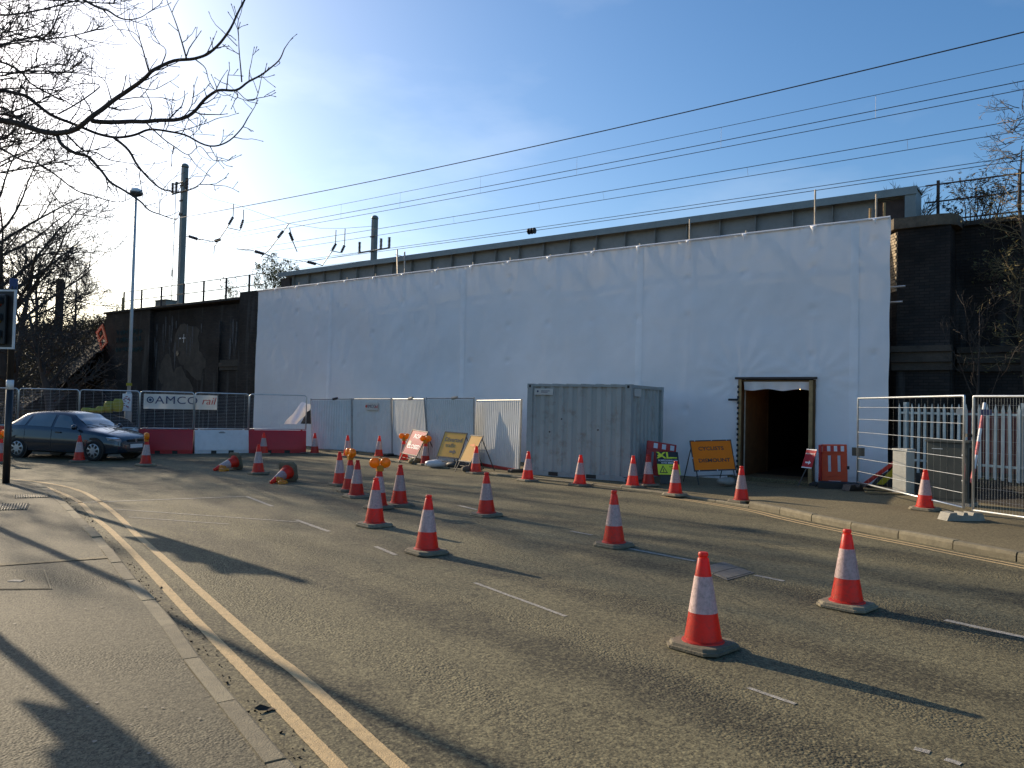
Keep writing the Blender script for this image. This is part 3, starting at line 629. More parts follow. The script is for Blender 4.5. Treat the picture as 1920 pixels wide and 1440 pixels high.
# ================================================================== SHEETED SCAFFOLD
M_tape = mat('translucent seam tape', (.95, .935, .945), .5, var=.05, vscale=2, bump=.28, bscale=4.0, transl=.10)
sc = wthing('sheeted_scaffold', 'tall white plastic sheeting wrapped over scaffolding across the bridge opening', 'scaffold')
ST = 6.80
OX0, OX1, OZ = -3.68, -1.73, 2.79
ties = [onw(px, 480).x for px in (520, 560, 600, 650, 703, 757, 820, 885, 955, 1030, 1112, 1197, 1290, 1396, 1525, 1640)]
def sheet_disp(x, z):
    d = 0.05 * noise.noise(Vector((x * .35, z * .35, 1.7))) + 0.006 * abs(noise.noise(Vector((x * 2.2 + z * .9, z * .5 - x * .2, 21)))) + 0.022 * noise.noise(Vector((x * 1.1, z * .8, 5.1))) + 0.012 * noise.noise(Vector((x * 3.2, z * 2.0, 9.3)))
    for t_ in ties:
        w = (x - t_)
        if abs(w) < 1.2:
            top = max(0, 1 - (ST - z) / 1.6)
            d -= .045 * math.exp(-(w / .10) ** 2) * (.12 + .88 * top ** 2)
            d += .03 * top ** 2 * math.cos(w * 16) * math.exp(-(abs(w) / .5))
            for zz in (1.9, 3.4, 4.6, 5.7, 6.25):
                rr = math.hypot(w, z - zz)
                if rr < .4: d += .05 * math.exp(-(rr / .075) ** 2) * (1 if noise.noise(Vector((t_ * 3, zz, 0))) > 0 else 0)
    # creases: tight fans under the top edge, slack folds low down, faint diagonal pulls between
    topw = max(0, 1 - (ST - z) / 1.5); loww = max(0, 1 - z / 1.6)
    cz_ = noise.noise(Vector((x * 5.5 + z * .6, z * .9, 31))); c2 = noise.noise(Vector((x * 1.6 - z * 1.1, z * 1.3 + x * .4, 47)))
    d += (.003 + .020 * topw + .018 * loww) * (1 - abs(cz_) * 2.2) * .6 + .007 * max(0, .22 - abs(c2)) / .22
    # drawn wrinkles round the doorway
    for cx, cz in ((OX0, OZ), (OX1, OZ)):
        rr = math.hypot(x - cx, z - cz)
        if rr < 1.4 and z > cz - .6: d += .035 * math.sin(math.atan2(z - cz, x - cx) * 15) * math.exp(-rr * 1.8) * min(1, rr * 4)
    if z < 1.2: d += .02 * noise.noise(Vector((x * 4, z * 4, 3))) * (1.2 - z)
    return d
seams = [-26.0, onw(617, 650).x, onw(752, 650).x, onw(866, 650).x, onw(1040, 650).x, onw(1197, 650).x, -5.2, onw(1597, 650).x, 0.05]
for si in range(len(seams) - 1):
    xa, xb = seams[si], seams[si + 1] + (.12 if si < len(seams) - 2 else 0)
    nx = max(6, int((xb - xa) / .085)); gx = [xa + (xb - xa) * i / nx for i in range(nx + 1)]
    gz = [ST * i / 76 + 0.0 for i in range(77)]
    if xa < OX0 < xb:
        for e in (OX0, OX1):
            j = min(range(len(gx)), key=lambda i: abs(gx[i] - e)); gx[j] = e
        j = min(range(len(gz)), key=lambda i: abs(gz[i] - OZ)); gz[j] = OZ
    bb = MB(); vs = []; fs = []
    for x in gx:
        for z in gz:
            zz = z
            if z > ST - .3:
                tmin = min(abs(x - t_) for t_ in ties); zz -= (.035 * min(1, tmin / .5) + .02 * noise.noise(Vector((x * 2, 0, 8)))) * (z - ST + .3) / .3
            xx = x + (.014 * noise.noise(Vector((z * 1.3, x, 6))) if (abs(x - seams[0]) < .02 or abs(x - seams[-1]) < .02) else 0)
            vs.append((xx, sheet_disp(x, z) + (0.008 if si % 2 else 0.0) + (-0.006 * (1 if x < xa + .15 else 0)), zz))
    m_ = len(gz)
    for i in range(len(gx) - 1):
        for k in range(m_ - 1):
            if gx[i] >= OX0 - 1e-4 and gx[i + 1] <= OX1 + 1e-4 and gz[k + 1] <= OZ + 1e-4: continue
            a = i * m_ + k; fs.append((a, a + m_, a + m_ + 1, a + 1))
    bb.add(vs, fs); o = bb.build('sheet', M_sheet, sc, smooth=True)
for sx_ in (seams[1], seams[3], seams[5], seams[7] + .05):
    tb_ = MB(); vs = []; fs = []
    for k in range(60):
        z = .3 + (ST - .45) * k / 59; w_ = .10 + .02 * noise.noise(Vector((z, sx_, 0)))
        for x in (sx_ - w_, sx_, sx_ + w_): vs.append((x, sheet_disp(x, z) - .004 - (.006 if x == sx_ else 0), z))
    for k in range(59): fs += [(3 * k, 3 * k + 1, 3 * k + 4, 3 * k + 3), (3 * k + 1, 3 * k + 2, 3 * k + 5, 3 * k + 4)]
    tb_.add(vs, fs).build('seam_tape', M_tape, sc, smooth=True)
# return at the right-hand end and rolled top
o = MB().tube([(seams[0], -.02, ST - .02), (-13, -.02, ST - .01), (0.05, -.02, ST - .02)], .028, 8).build('top_rail', M_sheet, sc)
random.seed(31)
for t_ in ties:
    kb = MB(); w_ = random.uniform(.05, .09); h_ = random.uniform(.16, .30)
    kb.add([(t_ - w_, -.05, ST - .01), (t_ + w_, -.05, ST - .01), (t_ + .02, -.115, ST - .06), (t_ - .02, -.10, ST - .07), (t_ + .01, -.055, ST - h_)], [(0, 3, 4), (3, 2, 4), (2, 1, 4), (0, 1, 2, 3)])
    kb.build('sheet_gather', M_sheet, sc)
# scaffold standards rising through the sheet
hts = {12: .62, 14: .95, 15: .62}
for i, t_ in enumerate(ties):
    MB().tube([(t_, .20, 0.05), (t_, .20, ST - 1.0), (t_ + .01, .07, ST - .05), (t_ + .01, .06, ST + hts.get(i, random.uniform(.06, .14)))], .024, 8).build('scaffold_standard', M_scaf, sc)
for t_, h in ((onw(1628, 430).x, .28), (onw(1655, 400).x, .38)): MB().tube([(t_, .30, 5.8), (t_ + .015, .10, ST - .02), (t_ + .02, .09, ST + h)], .03, 8).build('scaffold_standard', M_timber, sc)
for i in range(0, len(ties), 2): MB().tube([(ties[i], 1.0, .05), (ties[i], 1.0, 6.6)], .024, 6).build('scaffold_standard', M_scaf, sc)
for zz in (2.9, 4.2, 5.5, 6.5): MB().tube([(-25.8, .25, zz), (-.1, .25, zz + .02)], .024, 6).build('ledger', M_scaf, sc)
for zz, x1 in ((5.06, .36), (4.68, .30)): MB().tube([(-1.0, .22, zz), (x1, .22, zz + .01)], .024, 6).build('ledger', M_galv, sc)
for zz in (4.25, 6.15):
    for yy in (.22, .46, .70): wbox('scaffold_board', -25.5, -4.2, yy, yy + .22, zz, zz + .04, M_timber, sc)
# ---- plywood walkway tunnel
tn = wthing('walkway_tunnel', 'dark plywood lined pedestrian tunnel opening through the white sheeting', 'tunnel')
TD = 12.6
wbox('side_wall', OX0 - .05, OX0, -.06, 2.3, .05, OZ - .04, M_ply, tn); wbox('shade_lining', OX0 - .30, OX0 - .25, 2.3, TD, .05, OZ - .04, M_tunnel_shade, tn); wbox('side_wall', OX1, OX1 + .05, -.06, 1.25, .05, OZ - .04, M_ply, tn); wbox('shade_lining', OX1 + .05, OX1 + .10, 1.25, TD, .05, OZ - .04, M_tunnel_shade, tn)  # past the plywood the walls have the shade put into their colour
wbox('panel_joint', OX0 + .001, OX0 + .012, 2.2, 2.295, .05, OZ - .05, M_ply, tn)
wbox('ceiling', OX0 - .3, OX1 + .1, 1.251, TD, OZ - .09, OZ - .045, M_tunnel_shade, tn); wbox('ceiling', OX0, OX1, -.05, 1.249, OZ - .09, OZ - .045, M_ply, tn); wbox('floor', OX0 - .3, OX1 + .1, -.1, 1.25, .0, .115, M_pave2, tn); wbox('floor', OX0 - .3, OX1 + .1, 1.251, TD, .0, .113, M_tunnel_shade, tn)  # inner ceiling and floor take the same painted shade
wbox('end_wall', OX0 - .3, OX1 + .1, TD, TD + .05, .05, OZ, M_tunnel_shade, tn)  # unseen end wall, added so the tunnel stays dark
wbox('door_post', OX1 - .09, OX1 - .002, -.12, .0, .05, OZ - .06, M_timber, tn); wbox('door_post', OX0 - .03, OX0 + .05, -.10, -.065, .05, OZ, M_timber, tn)
wbox('lintel', OX0 - .12, OX1 + .1, -.13, -.06, OZ - .03, OZ + .03, M_rust, tn)
MB().tube([(OX0 - .3, -.10, 2.2), (OX0 - .02, -.12, 2.2)], .03, 8).build('scaffold_clip', M_black, tn)
fl = MB(); vs = []; fs = []
for i in range(25):
    for k in range(5):
        x = OX0 + .10 + (OX1 - OX0 - .2) * i / 24; z = OZ - .09 - .055 * k - .012 * math.sin(i * .55) * k / 2
        vs.append((x, -.03 + .03 * math.sin(i * 1.1) * k / 4 + .05 * k / 4, z))
for i in range(24):
    for k in range(4): a = i * 5 + k; fs.append((a, a + 5, a + 6, a + 1))
fl.add(vs, fs).build('sheet_flap', M_sheet, tn, smooth=True)
random.seed(4)
for zside in (OX0 - .03, OX1 - .05):
    z = .2
    while z < OZ - .15:
        MB().box(zside - .02, zside + .035, -.125, -.115, z, z + .07).build('fixing_batten', M_black if zside < -3 else M_timber, tn); z += .145
lt = MB(); lt.lathe([(.0, -.05), (.035, -.035), (.05, 0), (.04, .03), (.02, .045)], 12, Matrix.Translation((-2.35, .9, OZ - .22))); lt.build('bulkhead_bulb', M_lamp, tn, smooth=True)
MB().tube([(-2.35, .9, OZ - .18), (-2.35, .9, OZ - .09)], .012, 6).build('bulb_holder', M_black, tn)
ld = bpy.data.lights.new('bulb_light', 'POINT'); ld.energy = 0.5; ld.color = (1, .6, .3); ld.shadow_soft_size = .05
lo = bpy.data.objects.new('bulb_light', ld); C.objects.link(lo); lo.parent = tn; lo.location = (-2.35, .8, OZ - .3)

# ================================================================== RAILINGS, LADDER, BOX ON TOP
def railing(name, label, xs, d, z0, h, rails, m, ext=(0, 0)):
    t = wthing(name, label, 'railing')
    for x in xs: MB().box(x - .035, x + .035, d - .035, d + .035, z0, z0 + h).build('post', m, t)
    for rz in rails: MB().tube([(xs[0] + ext[0], d, z0 + rz), (xs[-1] + ext[1], d, z0 + rz)], .022, 6).build('rail', m, t)
    return t
D = .75
railing('handrail', 'rusty three rail handrail along the top of the left abutment', [onw(x, 545, D).x for x in (233, 266, 303, 345, 382, 424, 467)], D, 6.63, 1.15, (.12, .62, 1.13), M_rust, (0, 1.2))
D = 1.9
xr = [onw(x, 370, D).x for x in (1759, 1912)]
railing('handrail', 'rusty three rail handrail on top of the right wing wall', xr + [xr[1] + (xr[1] - xr[0]), xr[1] + 2 * (xr[1] - xr[0])], D, 6.74, 1.30, (.25, .75, 1.2), M_rust, (-.3, 0))
bp_ = onw(301, 567, 1.0); bx = wthing('relay_box', 'small pale equipment box behind the handrail on the left abutment', 'equipment box')
wbox('case', bp_.x - .55, bp_.x + .55, 1.0, 1.6, 6.63, 7.10, M_concrete, bx); wbox('lid', bp_.x - .6, bp_.x + .6, .96, 1.64, 7.103, 7.15, M_concrete, bx)
pp = onw(231, 560, .6); MB().box(pp.x - .09, pp.x + .07, .55, .68, 6.63, 7.45, WM, .03).build('x', M_timber).name = 'timber_stake'
tag(bpy.data.objects['timber_stake'], 'weathered pale stake at the left end of the abutment top', 'stake')
ldr = wthing('ladder', 'short aluminium ladder top leaning against the steel girder', 'ladder')
for px0, px1 in (((743, 468), (747, 512)), ((757, 472), (760, 512))):
    a = onw(*px0, .9); c_ = onw(*px1, .25); MB().tube([(a.x, .95, a.z), (c_.x, .25, 6.3)], .03, 6).build('stile', M_scaf, ldr)
a = onw(743, 478, .88); c_ = onw(757, 481, .88); MB().tube([(a.x, .84, a.z), (c_.x, .84, c_.z)], .016, 6).build('rung', M_galv, ldr)

# ================================================================== OVERHEAD LINE
def mast(px, ytop, d, w, label, arms):
    p = onw(px, ytop, d); t = wthing('overhead_line_mast', label, 'mast', 'overhead line masts')
    wbox('column', p.x - w / 2, p.x + w / 2, d - w / 2, d + w / 2, 6.2, p.z - .08, M_mast, t, .03)
    MB().lathe([(w * .45, 0), (w * .68, .04), (w * .72, .1), (w * .6, .2), (w * .3, .26)], 12, Matrix.Translation((p.x, d, p.z - .1))).build('cap', M_mast, t, smooth=True)
    for (z, l0, l1, ins) in arms:
        MB().tube([(p.x + l0, d - w * .6, p.z - z), (p.x + l1, d - w * .6, p.z - z + .12 * (1 if l1 > 0 else -1) * abs(l1 - l0) * .1)], .05, 6).build('cross_arm', M_mast, t)
        for xi in ins:
            prof = []
            for k in range(8): prof += [(.05, k * .08), (.11, k * .08 + .03), (.05, k * .08 + .06)]
            MB().lathe(prof, 10, Matrix.Translation((p.x + xi, d - w * .6, p.z - z + .06))).build('insulator', M_insul, t)
    for zz in (1.2, 2.1, 2.9): wbox('clamp', p.x - w * .62, p.x + w * .62, d - w * .62, d - w * .5, p.z - zz, p.z - zz + .08, M_rust, t)
    return t, p
m1, p1 = mast(347, 312, 3.5, .31, 'tall grey overhead line mast rising behind the left abutment', [(1.55, -1.0, .75, (-.95, -.55, .62)), (1.0, -.7, .2, ())])
m2, p2 = mast(703, 409, 11.5, .31, 'shorter overhead line mast seen above the middle of the girder', [(2.05, -1.2, 1.55, (-1.1, .8, 1.5))])
MB().tube([(p1.x - .55, 3.3, p1.z - 1.5), (p1.x - .65, 3.3, 6.3)], .02, 5).build('cable_drop', M_wire, m1)
MB().tube([(p1.x - .65, 3.3, 9.0), (p1.x - .65, 3.3, 9.4)], .05, 6).build('drop_weight', M_wire, m1)
def wire(name, label, px, d, r=.014, x0=-70, x1=45, sag=.25, parent=None):
    p = onw(px[0], px[1], d); pts = []
    for i in range(41):
        x = x0 + (x1 - x0) * i / 40; s_ = ((x - p1.x) % 55) / 55; pts.append((x, d, p.z - sag * 4 * s_ * (1 - s_) + sag * .6))
    o = MB().tube(pts, r, 5).build(name, M_wire); o.location = W0; o.rotation_euler = (0, 0, -WANG)
    tag(o, label, 'wire', 'overhead wires'); return o
wl = [(55, 2.6, .030, 'topmost and thickest overhead wire rising to the upper right'), (118, 5.0, .016, 'second overhead wire from the top'), (150, 5.2, .022, 'third overhead wire from the top, upper of a close pair'),
      (166, 5.0, .020, 'fourth overhead wire from the top, lower of a close pair'), (222, 8.2, .022, 'fifth overhead wire from the top'), (243, 8.4, .020, 'sixth overhead wire from the top'),
      (290, 8.3, .020, 'seventh overhead wire from the top, just above the right handrail'), (298, 12.0, .024, 'eighth overhead wire from the top, above the girder end'), (322, 12.2, .020, 'lowest overhead wire, skimming the girder top')]
wires = [wire('overhead_wire', lb, (1919, y), d, r * .62, sag=.18 if k else .5) for k, (y, d, r, lb) in enumerate(wl)]
# droppers between the paired wires
def wz(k, x):
    y, d, r, lb = wl[k]; p = onw(1919, y, d); s_ = ((x - p1.x) % 55) / 55; sag = .18 if k else .5
    return p.z - sag * 4 * s_ * (1 - s_) + sag * .6
for ka, kb_, pxs in ((1, 3, (640, 750, 900, 1080, 1350, 1640)), (4, 5, (700, 850, 1010, 1130, 1400, 1700))):
    d = wl[ka][1]
    for px in pxs:
        x = onw(px, 380, d).x; za, zb = wz(ka, x), wz(kb_, x)
        MB().tube([(x, d, za), (x, (d + wl[kb_][1]) / 2, zb)], .0045, 4).build('dropper', M_wire, wires[ka])
ix = onw(997, 421, wl[7][1]).x
for k in range(3): MB().lathe([(.03, -.06), (.16, -.03), (.17, .03), (.03, .06)], 12, Matrix.Translation((ix + (k - 1) * .17, wl[7][1], wz(7, ix))) @ Matrix.Rotation(math.pi / 2, 4, 'Y')).build('section_insulator', M_black, wires[7])
for lb, pts in (('thin cross-span wire carrying the registration arms between the two masts', ((352, 345, 3.4), (395, 372, 4.6), (440, 383, 6), (541, 419, 7), (600, 428, 8.2), (647, 428, 9), (700, 424, 11.4))), ('lower cross-span wire steadying the registration arms behind the handrail', ((350, 440, 3.4), (400, 460, 5.5), (445, 466, 7), (505, 480, 7), (575, 491, 9), (700, 470, 11.4)))):
    o = MB().tube([onw(x, y, d) for x, y, d in pts], .010, 4).build('span_wire', M_wire); o.location = W0; o.rotation_euler = (0, 0, -WANG); tag(o, lb, 'wire', 'cross-span wires')
# registration assemblies hanging off cross-track span wires
def regarm(label, pts, ins, d0, slope=.0):
    t = wthing('registration_arm', label, 'overhead fitting', 'registration arms')
    P_ = [onw(x, y, d0) for x, y in pts]
    MB().tube(P_, .028, 6).build('arm_tube', M_wire, t)
    for (x, y), (x2, y2) in ins:
        a = onw(x, y, d0); c_ = onw(x2, y2, d0); L_ = (c_ - a); n_ = 5; bb = MB(); pts_ = []; rs = []
        for k in range(n_ * 2 + 1): pts_.append(a + L_ * (k / (n_ * 2))); rs.append(.045 if k % 2 == 0 else .10)
        bb.tube(pts_, rs, 8); bb.build('insulator', M_insul, t)
    return t
regarm('leftmost registration arm with two insulators beside the tall mast', [(438, 382), (437, 405), (427, 425), (402, 462), (401, 476)], [((437, 407), (429, 421)), ((403, 452), (413, 449))], 6)
regarm('small hanging registration arm with one insulator near the tall mast', [(457, 393), (456, 412), (450, 432), (427, 427)], [((456, 412), (451, 428))], 6)
regarm('pull-off wire with dark insulator just right of the tall mast', [(350, 443), (372, 448), (400, 453)], [((354, 443), (370, 448))], 5)
regarm('registration arm sloping down towards the shrub by the girder end', [(541, 420), (531, 434), (505, 468), (489, 482), (502, 483), (515, 490)], [((531, 433), (521, 446))], 7)
regarm('short hanging insulator beside the sloping registration arm', [(543, 427), (547, 448), (557, 472)], [((543, 436), (549, 451))], 7)
regarm('flat pull-off insulator left of the sloping registration arm', [(445, 467), (470, 469), (495, 475), (512, 482)], [((478, 471), (494, 476))], 7)
regarm('registration arm rising above the girder left of the second mast', [(630, 431), (629, 456), (622, 472), (604, 498)], [((630, 457), (623, 469))], 9)
regarm('twin registration arm with insulator next to the second mast', [(647, 429), (646, 458), (640, 474), (620, 470)], [((646, 460), (640, 473))], 9)
regarm('low insulator resting over the girder top left of the second mast', [(575, 492), (590, 493), (605, 498)], [((577, 491), (592, 495))], 9)

# ================================================================== SITE PERIMETER: BARRIERS AND MESH PANELS
def facing(p, q):
    """yaw of local x along p->q"""
    return math.atan2(q.y - p.y, q.x - p.x)
def water_barrier(p, q, m, label):
    L_ = (q - p).length - .02; t = thing('water_barrier', label, 'barrier', p, facing(p, q), 'interlocking plastic barriers')
    prof = [(-.22, .10), (-.22, .16), (-.15, .42), (-.11, .72), (-.08, .80), (.08, .80), (.11, .72), (.15, .42), (.22, .16), (.22, .10)]
    b = MB(); n = len(prof); xs = [.01, .05, L_ * .5, L_ - .05, L_]
    vs = []
    for i, x in enumerate(xs):
        k = .93 if i in (0, 4) else 1.0
        vs += [(x, y * k, z) for y, z in prof]
    fs = [tuple(range(n)), tuple(range(4 * n + n - 1, 4 * n - 1, -1))]
    for i in range(4):
        for j in range(n): j2 = (j + 1) % n; fs.append((i * n + j, (i + 1) * n + j, (i + 1) * n + j2, i * n + j2))
    b.add(vs, fs)
    for x0, x1 in ((.01, L_ * .30), (L_ * .40, L_ * .62), (L_ * .72, L_)): b.box(x0, x1, -.218, .218, 0.0, .102)
    b.build('body', m, t, angle=35)
    MB().box(L_ * .30, L_ * .40, -.19, .19, .0, .0995).build('fork_slot', M_black, t); MB().box(L_ * .62, L_ * .72, -.19, .19, .0, .0995).build('fork_slot', M_black, t)
    MB().box(L_ * .05, L_ * .95, -.235, -.2215, .105, .125).build('rib', m, t)
    for x in (.16, L_ - .16): MB().lathe([(.035, 0), (.035, .03), (.02, .035)], 10, Matrix.Translation((x, 0, .80))).build('filler_cap', m, t)
    return t, L_
def round_frame(w, z0, z1, rad):
    pts = []
    for cx, cz, a0 in ((w - rad, z1 - rad, 0), (rad, z1 - rad, 90)):
        for k in range(6): a = R(a0 + 18 * k); pts.append((cx + rad * math.cos(a), 0, cz + rad * math.sin(a)))
    return [(w, 0, z0)] + pts + [(0, 0, z0)]
def mesh_panel(p, q, z0, z1, label, group, rad=.10, hs_=.05, vs_=.30, hw=None, back=0.0, wr=.0022, frame_m=None, tube=.019, name='mesh_fence_panel'):
    L_ = (q - p).length - .03; t = thing(name, label, 'fence panel', p, facing(p, q), group)
    f = MB().tube(round_frame(L_, z0, z1, rad), tube, 8); f.tube([(0, 0, z0 + .01), (L_, 0, z0 + .01)], tube * .9, 8); f.build('frame', frame_m or M_galv, t, smooth=True)
    b = MB(); z = z0 + hs_
    while z < z1 - .03: b.tube([(0, 0, z), (L_, 0, z)], wr, 3, False); z += hs_
    x = vs_ * .5
    while x < L_: b.tube([(x, 0.004, z0), (x, 0.004, z1)], wr, 3, False); x += vs_
    o = b.build('wire_infill', frame_m or M_galv, t); o['kind'] = 'stuff'
    if hw:
        for z in hw: MB().tube([(0, -.006, z), (L_, -.006, z)], .0055, 5, False).build('wire', frame_m or M_galv, t)
    return t, L_
BP = [Vector((-20.7, 25.9, 0)), Vector((-18.6, 25.95, 0)), Vector((-16.55, 26.0, 0)), Vector((-14.5, 26.0, 0)), Vector((-12.46, 25.97, 0)), Vector((-10.88, 26.60, 0)), Vector((-9.33, 27.55, 0)), Vector((-7.45, 28.25, 0))]
bl = [('r', 'red plastic barrier at the far left behind the signal post'), ('w', 'white plastic barrier at the left edge behind the car boot'), ('r', 'red plastic barrier hidden behind the rear of the blue car'), ('w', 'white plastic barrier hidden behind the front of the blue car'),
      ('r', 'red plastic barrier just in front of the blue car bonnet under the banner'), ('w', 'white plastic barrier between the two red ones'), ('r', 'red plastic barrier next to the white hoarding panels')]
ml = ['mesh panel at the far left edge behind the signal post', 'mesh panel on barrier behind the black signal post', 'mesh panel on barrier above the rear of the blue car', 'mesh panel on barrier left of the lamp column', 'mesh panel behind the left half of the long banner', 'mesh panel carrying the right end of the long banner', 'mesh panel in front of the torn white sheeting']
for i in range(7):
    t, L_ = water_barrier(BP[i], BP[i + 1], M_barred if bl[i][0] == 'r' else M_barwhite, bl[i][1])
    if i == 5:
        for zz, hw_ in ((.735, .07), (.715, .11), (.695, .10)): MB().box(L_ * .5 - hw_, L_ * .5 + hw_, -.118, -.109, zz, zz + .010).build('maker_print', M_ink, t)
    mesh_panel(BP[i], BP[i + 1], .83, 2.08, ml[i], 'mesh panels standing on the plastic barriers')
# ---- long banner tied to the mesh
p, q = BP[4], BP[5]; yaw = facing(p, q)
bn = thing('banner', 'long white vinyl banner lettered AMCO rail tied to the mesh fence', 'banner', p + Vector((0, 0, 0)), facing(BP[4], BP[6]))
BW0, BW1 = .10, 2.42
vs = []; fs = []
for i in range(31):
    for k in range(9):
        x = BW0 + (BW1 - BW0) * i / 30; z = 1.50 + .50 * k / 8
        vs.append((x, -.085 + .012 * math.sin(i * .7) + .01 * noise.noise(Vector((x * 3, z * 4, 2))), z))
for i in range(30):
    for k in range(8): a = i * 9 + k; fs.append((a, a + 9, a + 10, a + 1))
b = MB(); b.add(vs, fs); b.build('vinyl', M_banner, bn, smooth=True)
plate_text('lettering', 'AMCO', .37, M_inkblue, bn, 1.12, 1.79, -.106, sx=1.18, spacing=1.08)
plate_text('lettering', 'rail', .36, M_inkred, bn, 2.13, 1.79, -.106, sx=1.0, shear=.25)
MB().lathe([(.11, 0), (.11, .004)], 20, Matrix.Translation((.30, -.102, 1.80)) @ FRONT).build('roundel', M_inkblue, bn)
MB().lathe([(.075, 0), (.075, .003)], 20, Matrix.Translation((.30, -.1065, 1.80)) @ FRONT).build('roundel_ring', M_banner, bn)
MB().lathe([(.045, 0), (.045, .003)], 16, Matrix.Translation((.30, -.110, 1.80)) @ FRONT).build('roundel_core', M_inkblue, bn)
for x in (.14, 1.2, 2.38):
    for z in (1.52, 1.98): MB().tube([(x, -.10, z), (x, -.01, z + .01)], .004, 4).build('cable_tie', M_black, bn)

# ---- loose torn sheet and tarpaulin behind the last mesh panel
ts = thing('torn_sheet', 'torn white sheeting flap hanging loose behind the mesh panel', 'sheet', at(560, 790, 30.0))
vs = []; fs = []; A, B_, C_, D_ = Vector((-.55, -.1, -.12)), Vector((-.10, .2, -.12)), Vector((.42, .5, .62)), Vector((.0, .3, .75))
for i in range(13):
    for k in range(9):
        s_, u_ = i / 12, k / 8; p = A.lerp(B_, u_).lerp(D_.lerp(C_, u_), s_) + Vector((0, .10 * math.sin(u_ * 5 + s_ * 2), .03 * math.sin(s_ * 9))); vs.append(tuple(p))
for i in range(12):
    for k in range(8): a = i * 9 + k; fs.append((a, a + 1, a + 10, a + 9))
MB().add(vs, fs).build('flap', M_sheet, ts, smooth=True)
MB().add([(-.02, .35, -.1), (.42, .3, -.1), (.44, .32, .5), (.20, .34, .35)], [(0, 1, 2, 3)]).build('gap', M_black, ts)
tp = thing('tarpaulin', 'crumpled blue tarpaulin heap behind the last mesh panel', 'tarpaulin', G(566, 836) + Vector((0, 1.2, 0)))
vs = []; fs = []
for i in range(15):
    for k in range(11):
        x, y = (i / 14 - .5) * 1.3, (k / 10 - .5) * .9; e = max(0, 1 - (x / .65) ** 2) * max(0, 1 - (y / .45) ** 2); vs.append((x, y, 1.15 * e ** .7 * (1 + .35 * noise.noise(Vector((x * 4, y * 4, 1))))))
for i in range(14):
    for k in range(10): a = i * 11 + k; fs.append((a, a + 11, a + 12, a + 1))
MB().add(vs, fs).build('folds', M_tarp, tp, smooth=True)
# ---- yellow sacks behind the mesh
random.seed(21)
for k, (px, py, lb) in enumerate(((162, 772, 'leftmost yellow sack behind the mesh fence'), (176, 770, 'second yellow sack behind the mesh, lowest of the heap'), (190, 768, 'third yellow sack behind the mesh fence'), (205, 763, 'fourth yellow sack behind the mesh, taller'), (221, 760, 'rightmost yellow sack behind the mesh by the lamp column'))):
    o_ = at(px, py, 28.2); b = MB(); hgt = (.30, .18, .25, .42, .48)[k]
    vs = []; fs = []
    for i in range(7):
        a = i / 6; rr = .17 * (1 - abs(2 * a - 1) ** 3 * .35)
        for j in range(10): th = 2 * math.pi * j / 10; q_ = Vector((rr * math.cos(th) * 1.1, rr * math.sin(th), a * hgt)); q_ += Vector((noise.noise(q_ * 6 + Vector((k, 0, 0))), noise.noise(q_ * 6 + Vector((0, k, 3))), 0)) * .03; vs.append(tuple(q_))
    for i in range(6):
        for j in range(10): j2 = (j + 1) % 10; fs.append((i * 10 + j, i * 10 + j2, i * 10 + 10 + j2, i * 10 + 10 + j))
    fs += [tuple(range(9, -1, -1)), tuple(range(60, 70))]
    b.add(vs, fs); o = b.build('sack', M_yellowbag, smooth=True); o.location = o_ + Vector((0, 0, -hgt * .5)); tag(o, lb, 'sack', 'yellow sacks behind the mesh')
hp = MB(); vs = []; fs = []; c0 = at(192, 800, 28.2)
for i in range(17):
    for k in range(9):
        x, y = (i / 16 - .5) * 2.6, (k / 8 - .5) * 1.4; e = max(0, 1 - (x / 1.3) ** 2) * max(0, 1 - (y / .7) ** 2); vs.append((c0.x + x, c0.y + y, 1.28 * e ** .35 + .06 * noise.noise(Vector((x * 3, y * 3, 0))) * (1 if e > 0 else 0)))
for i in range(16):
    for k in range(8): a = i * 9 + k; fs.append((a, a + 9, a + 10, a + 1))
tag(hp.add(vs, fs).build('spoil_heap', M_earth, smooth=True), 'low earth heap under the yellow sacks behind the mesh', 'spoil heap')

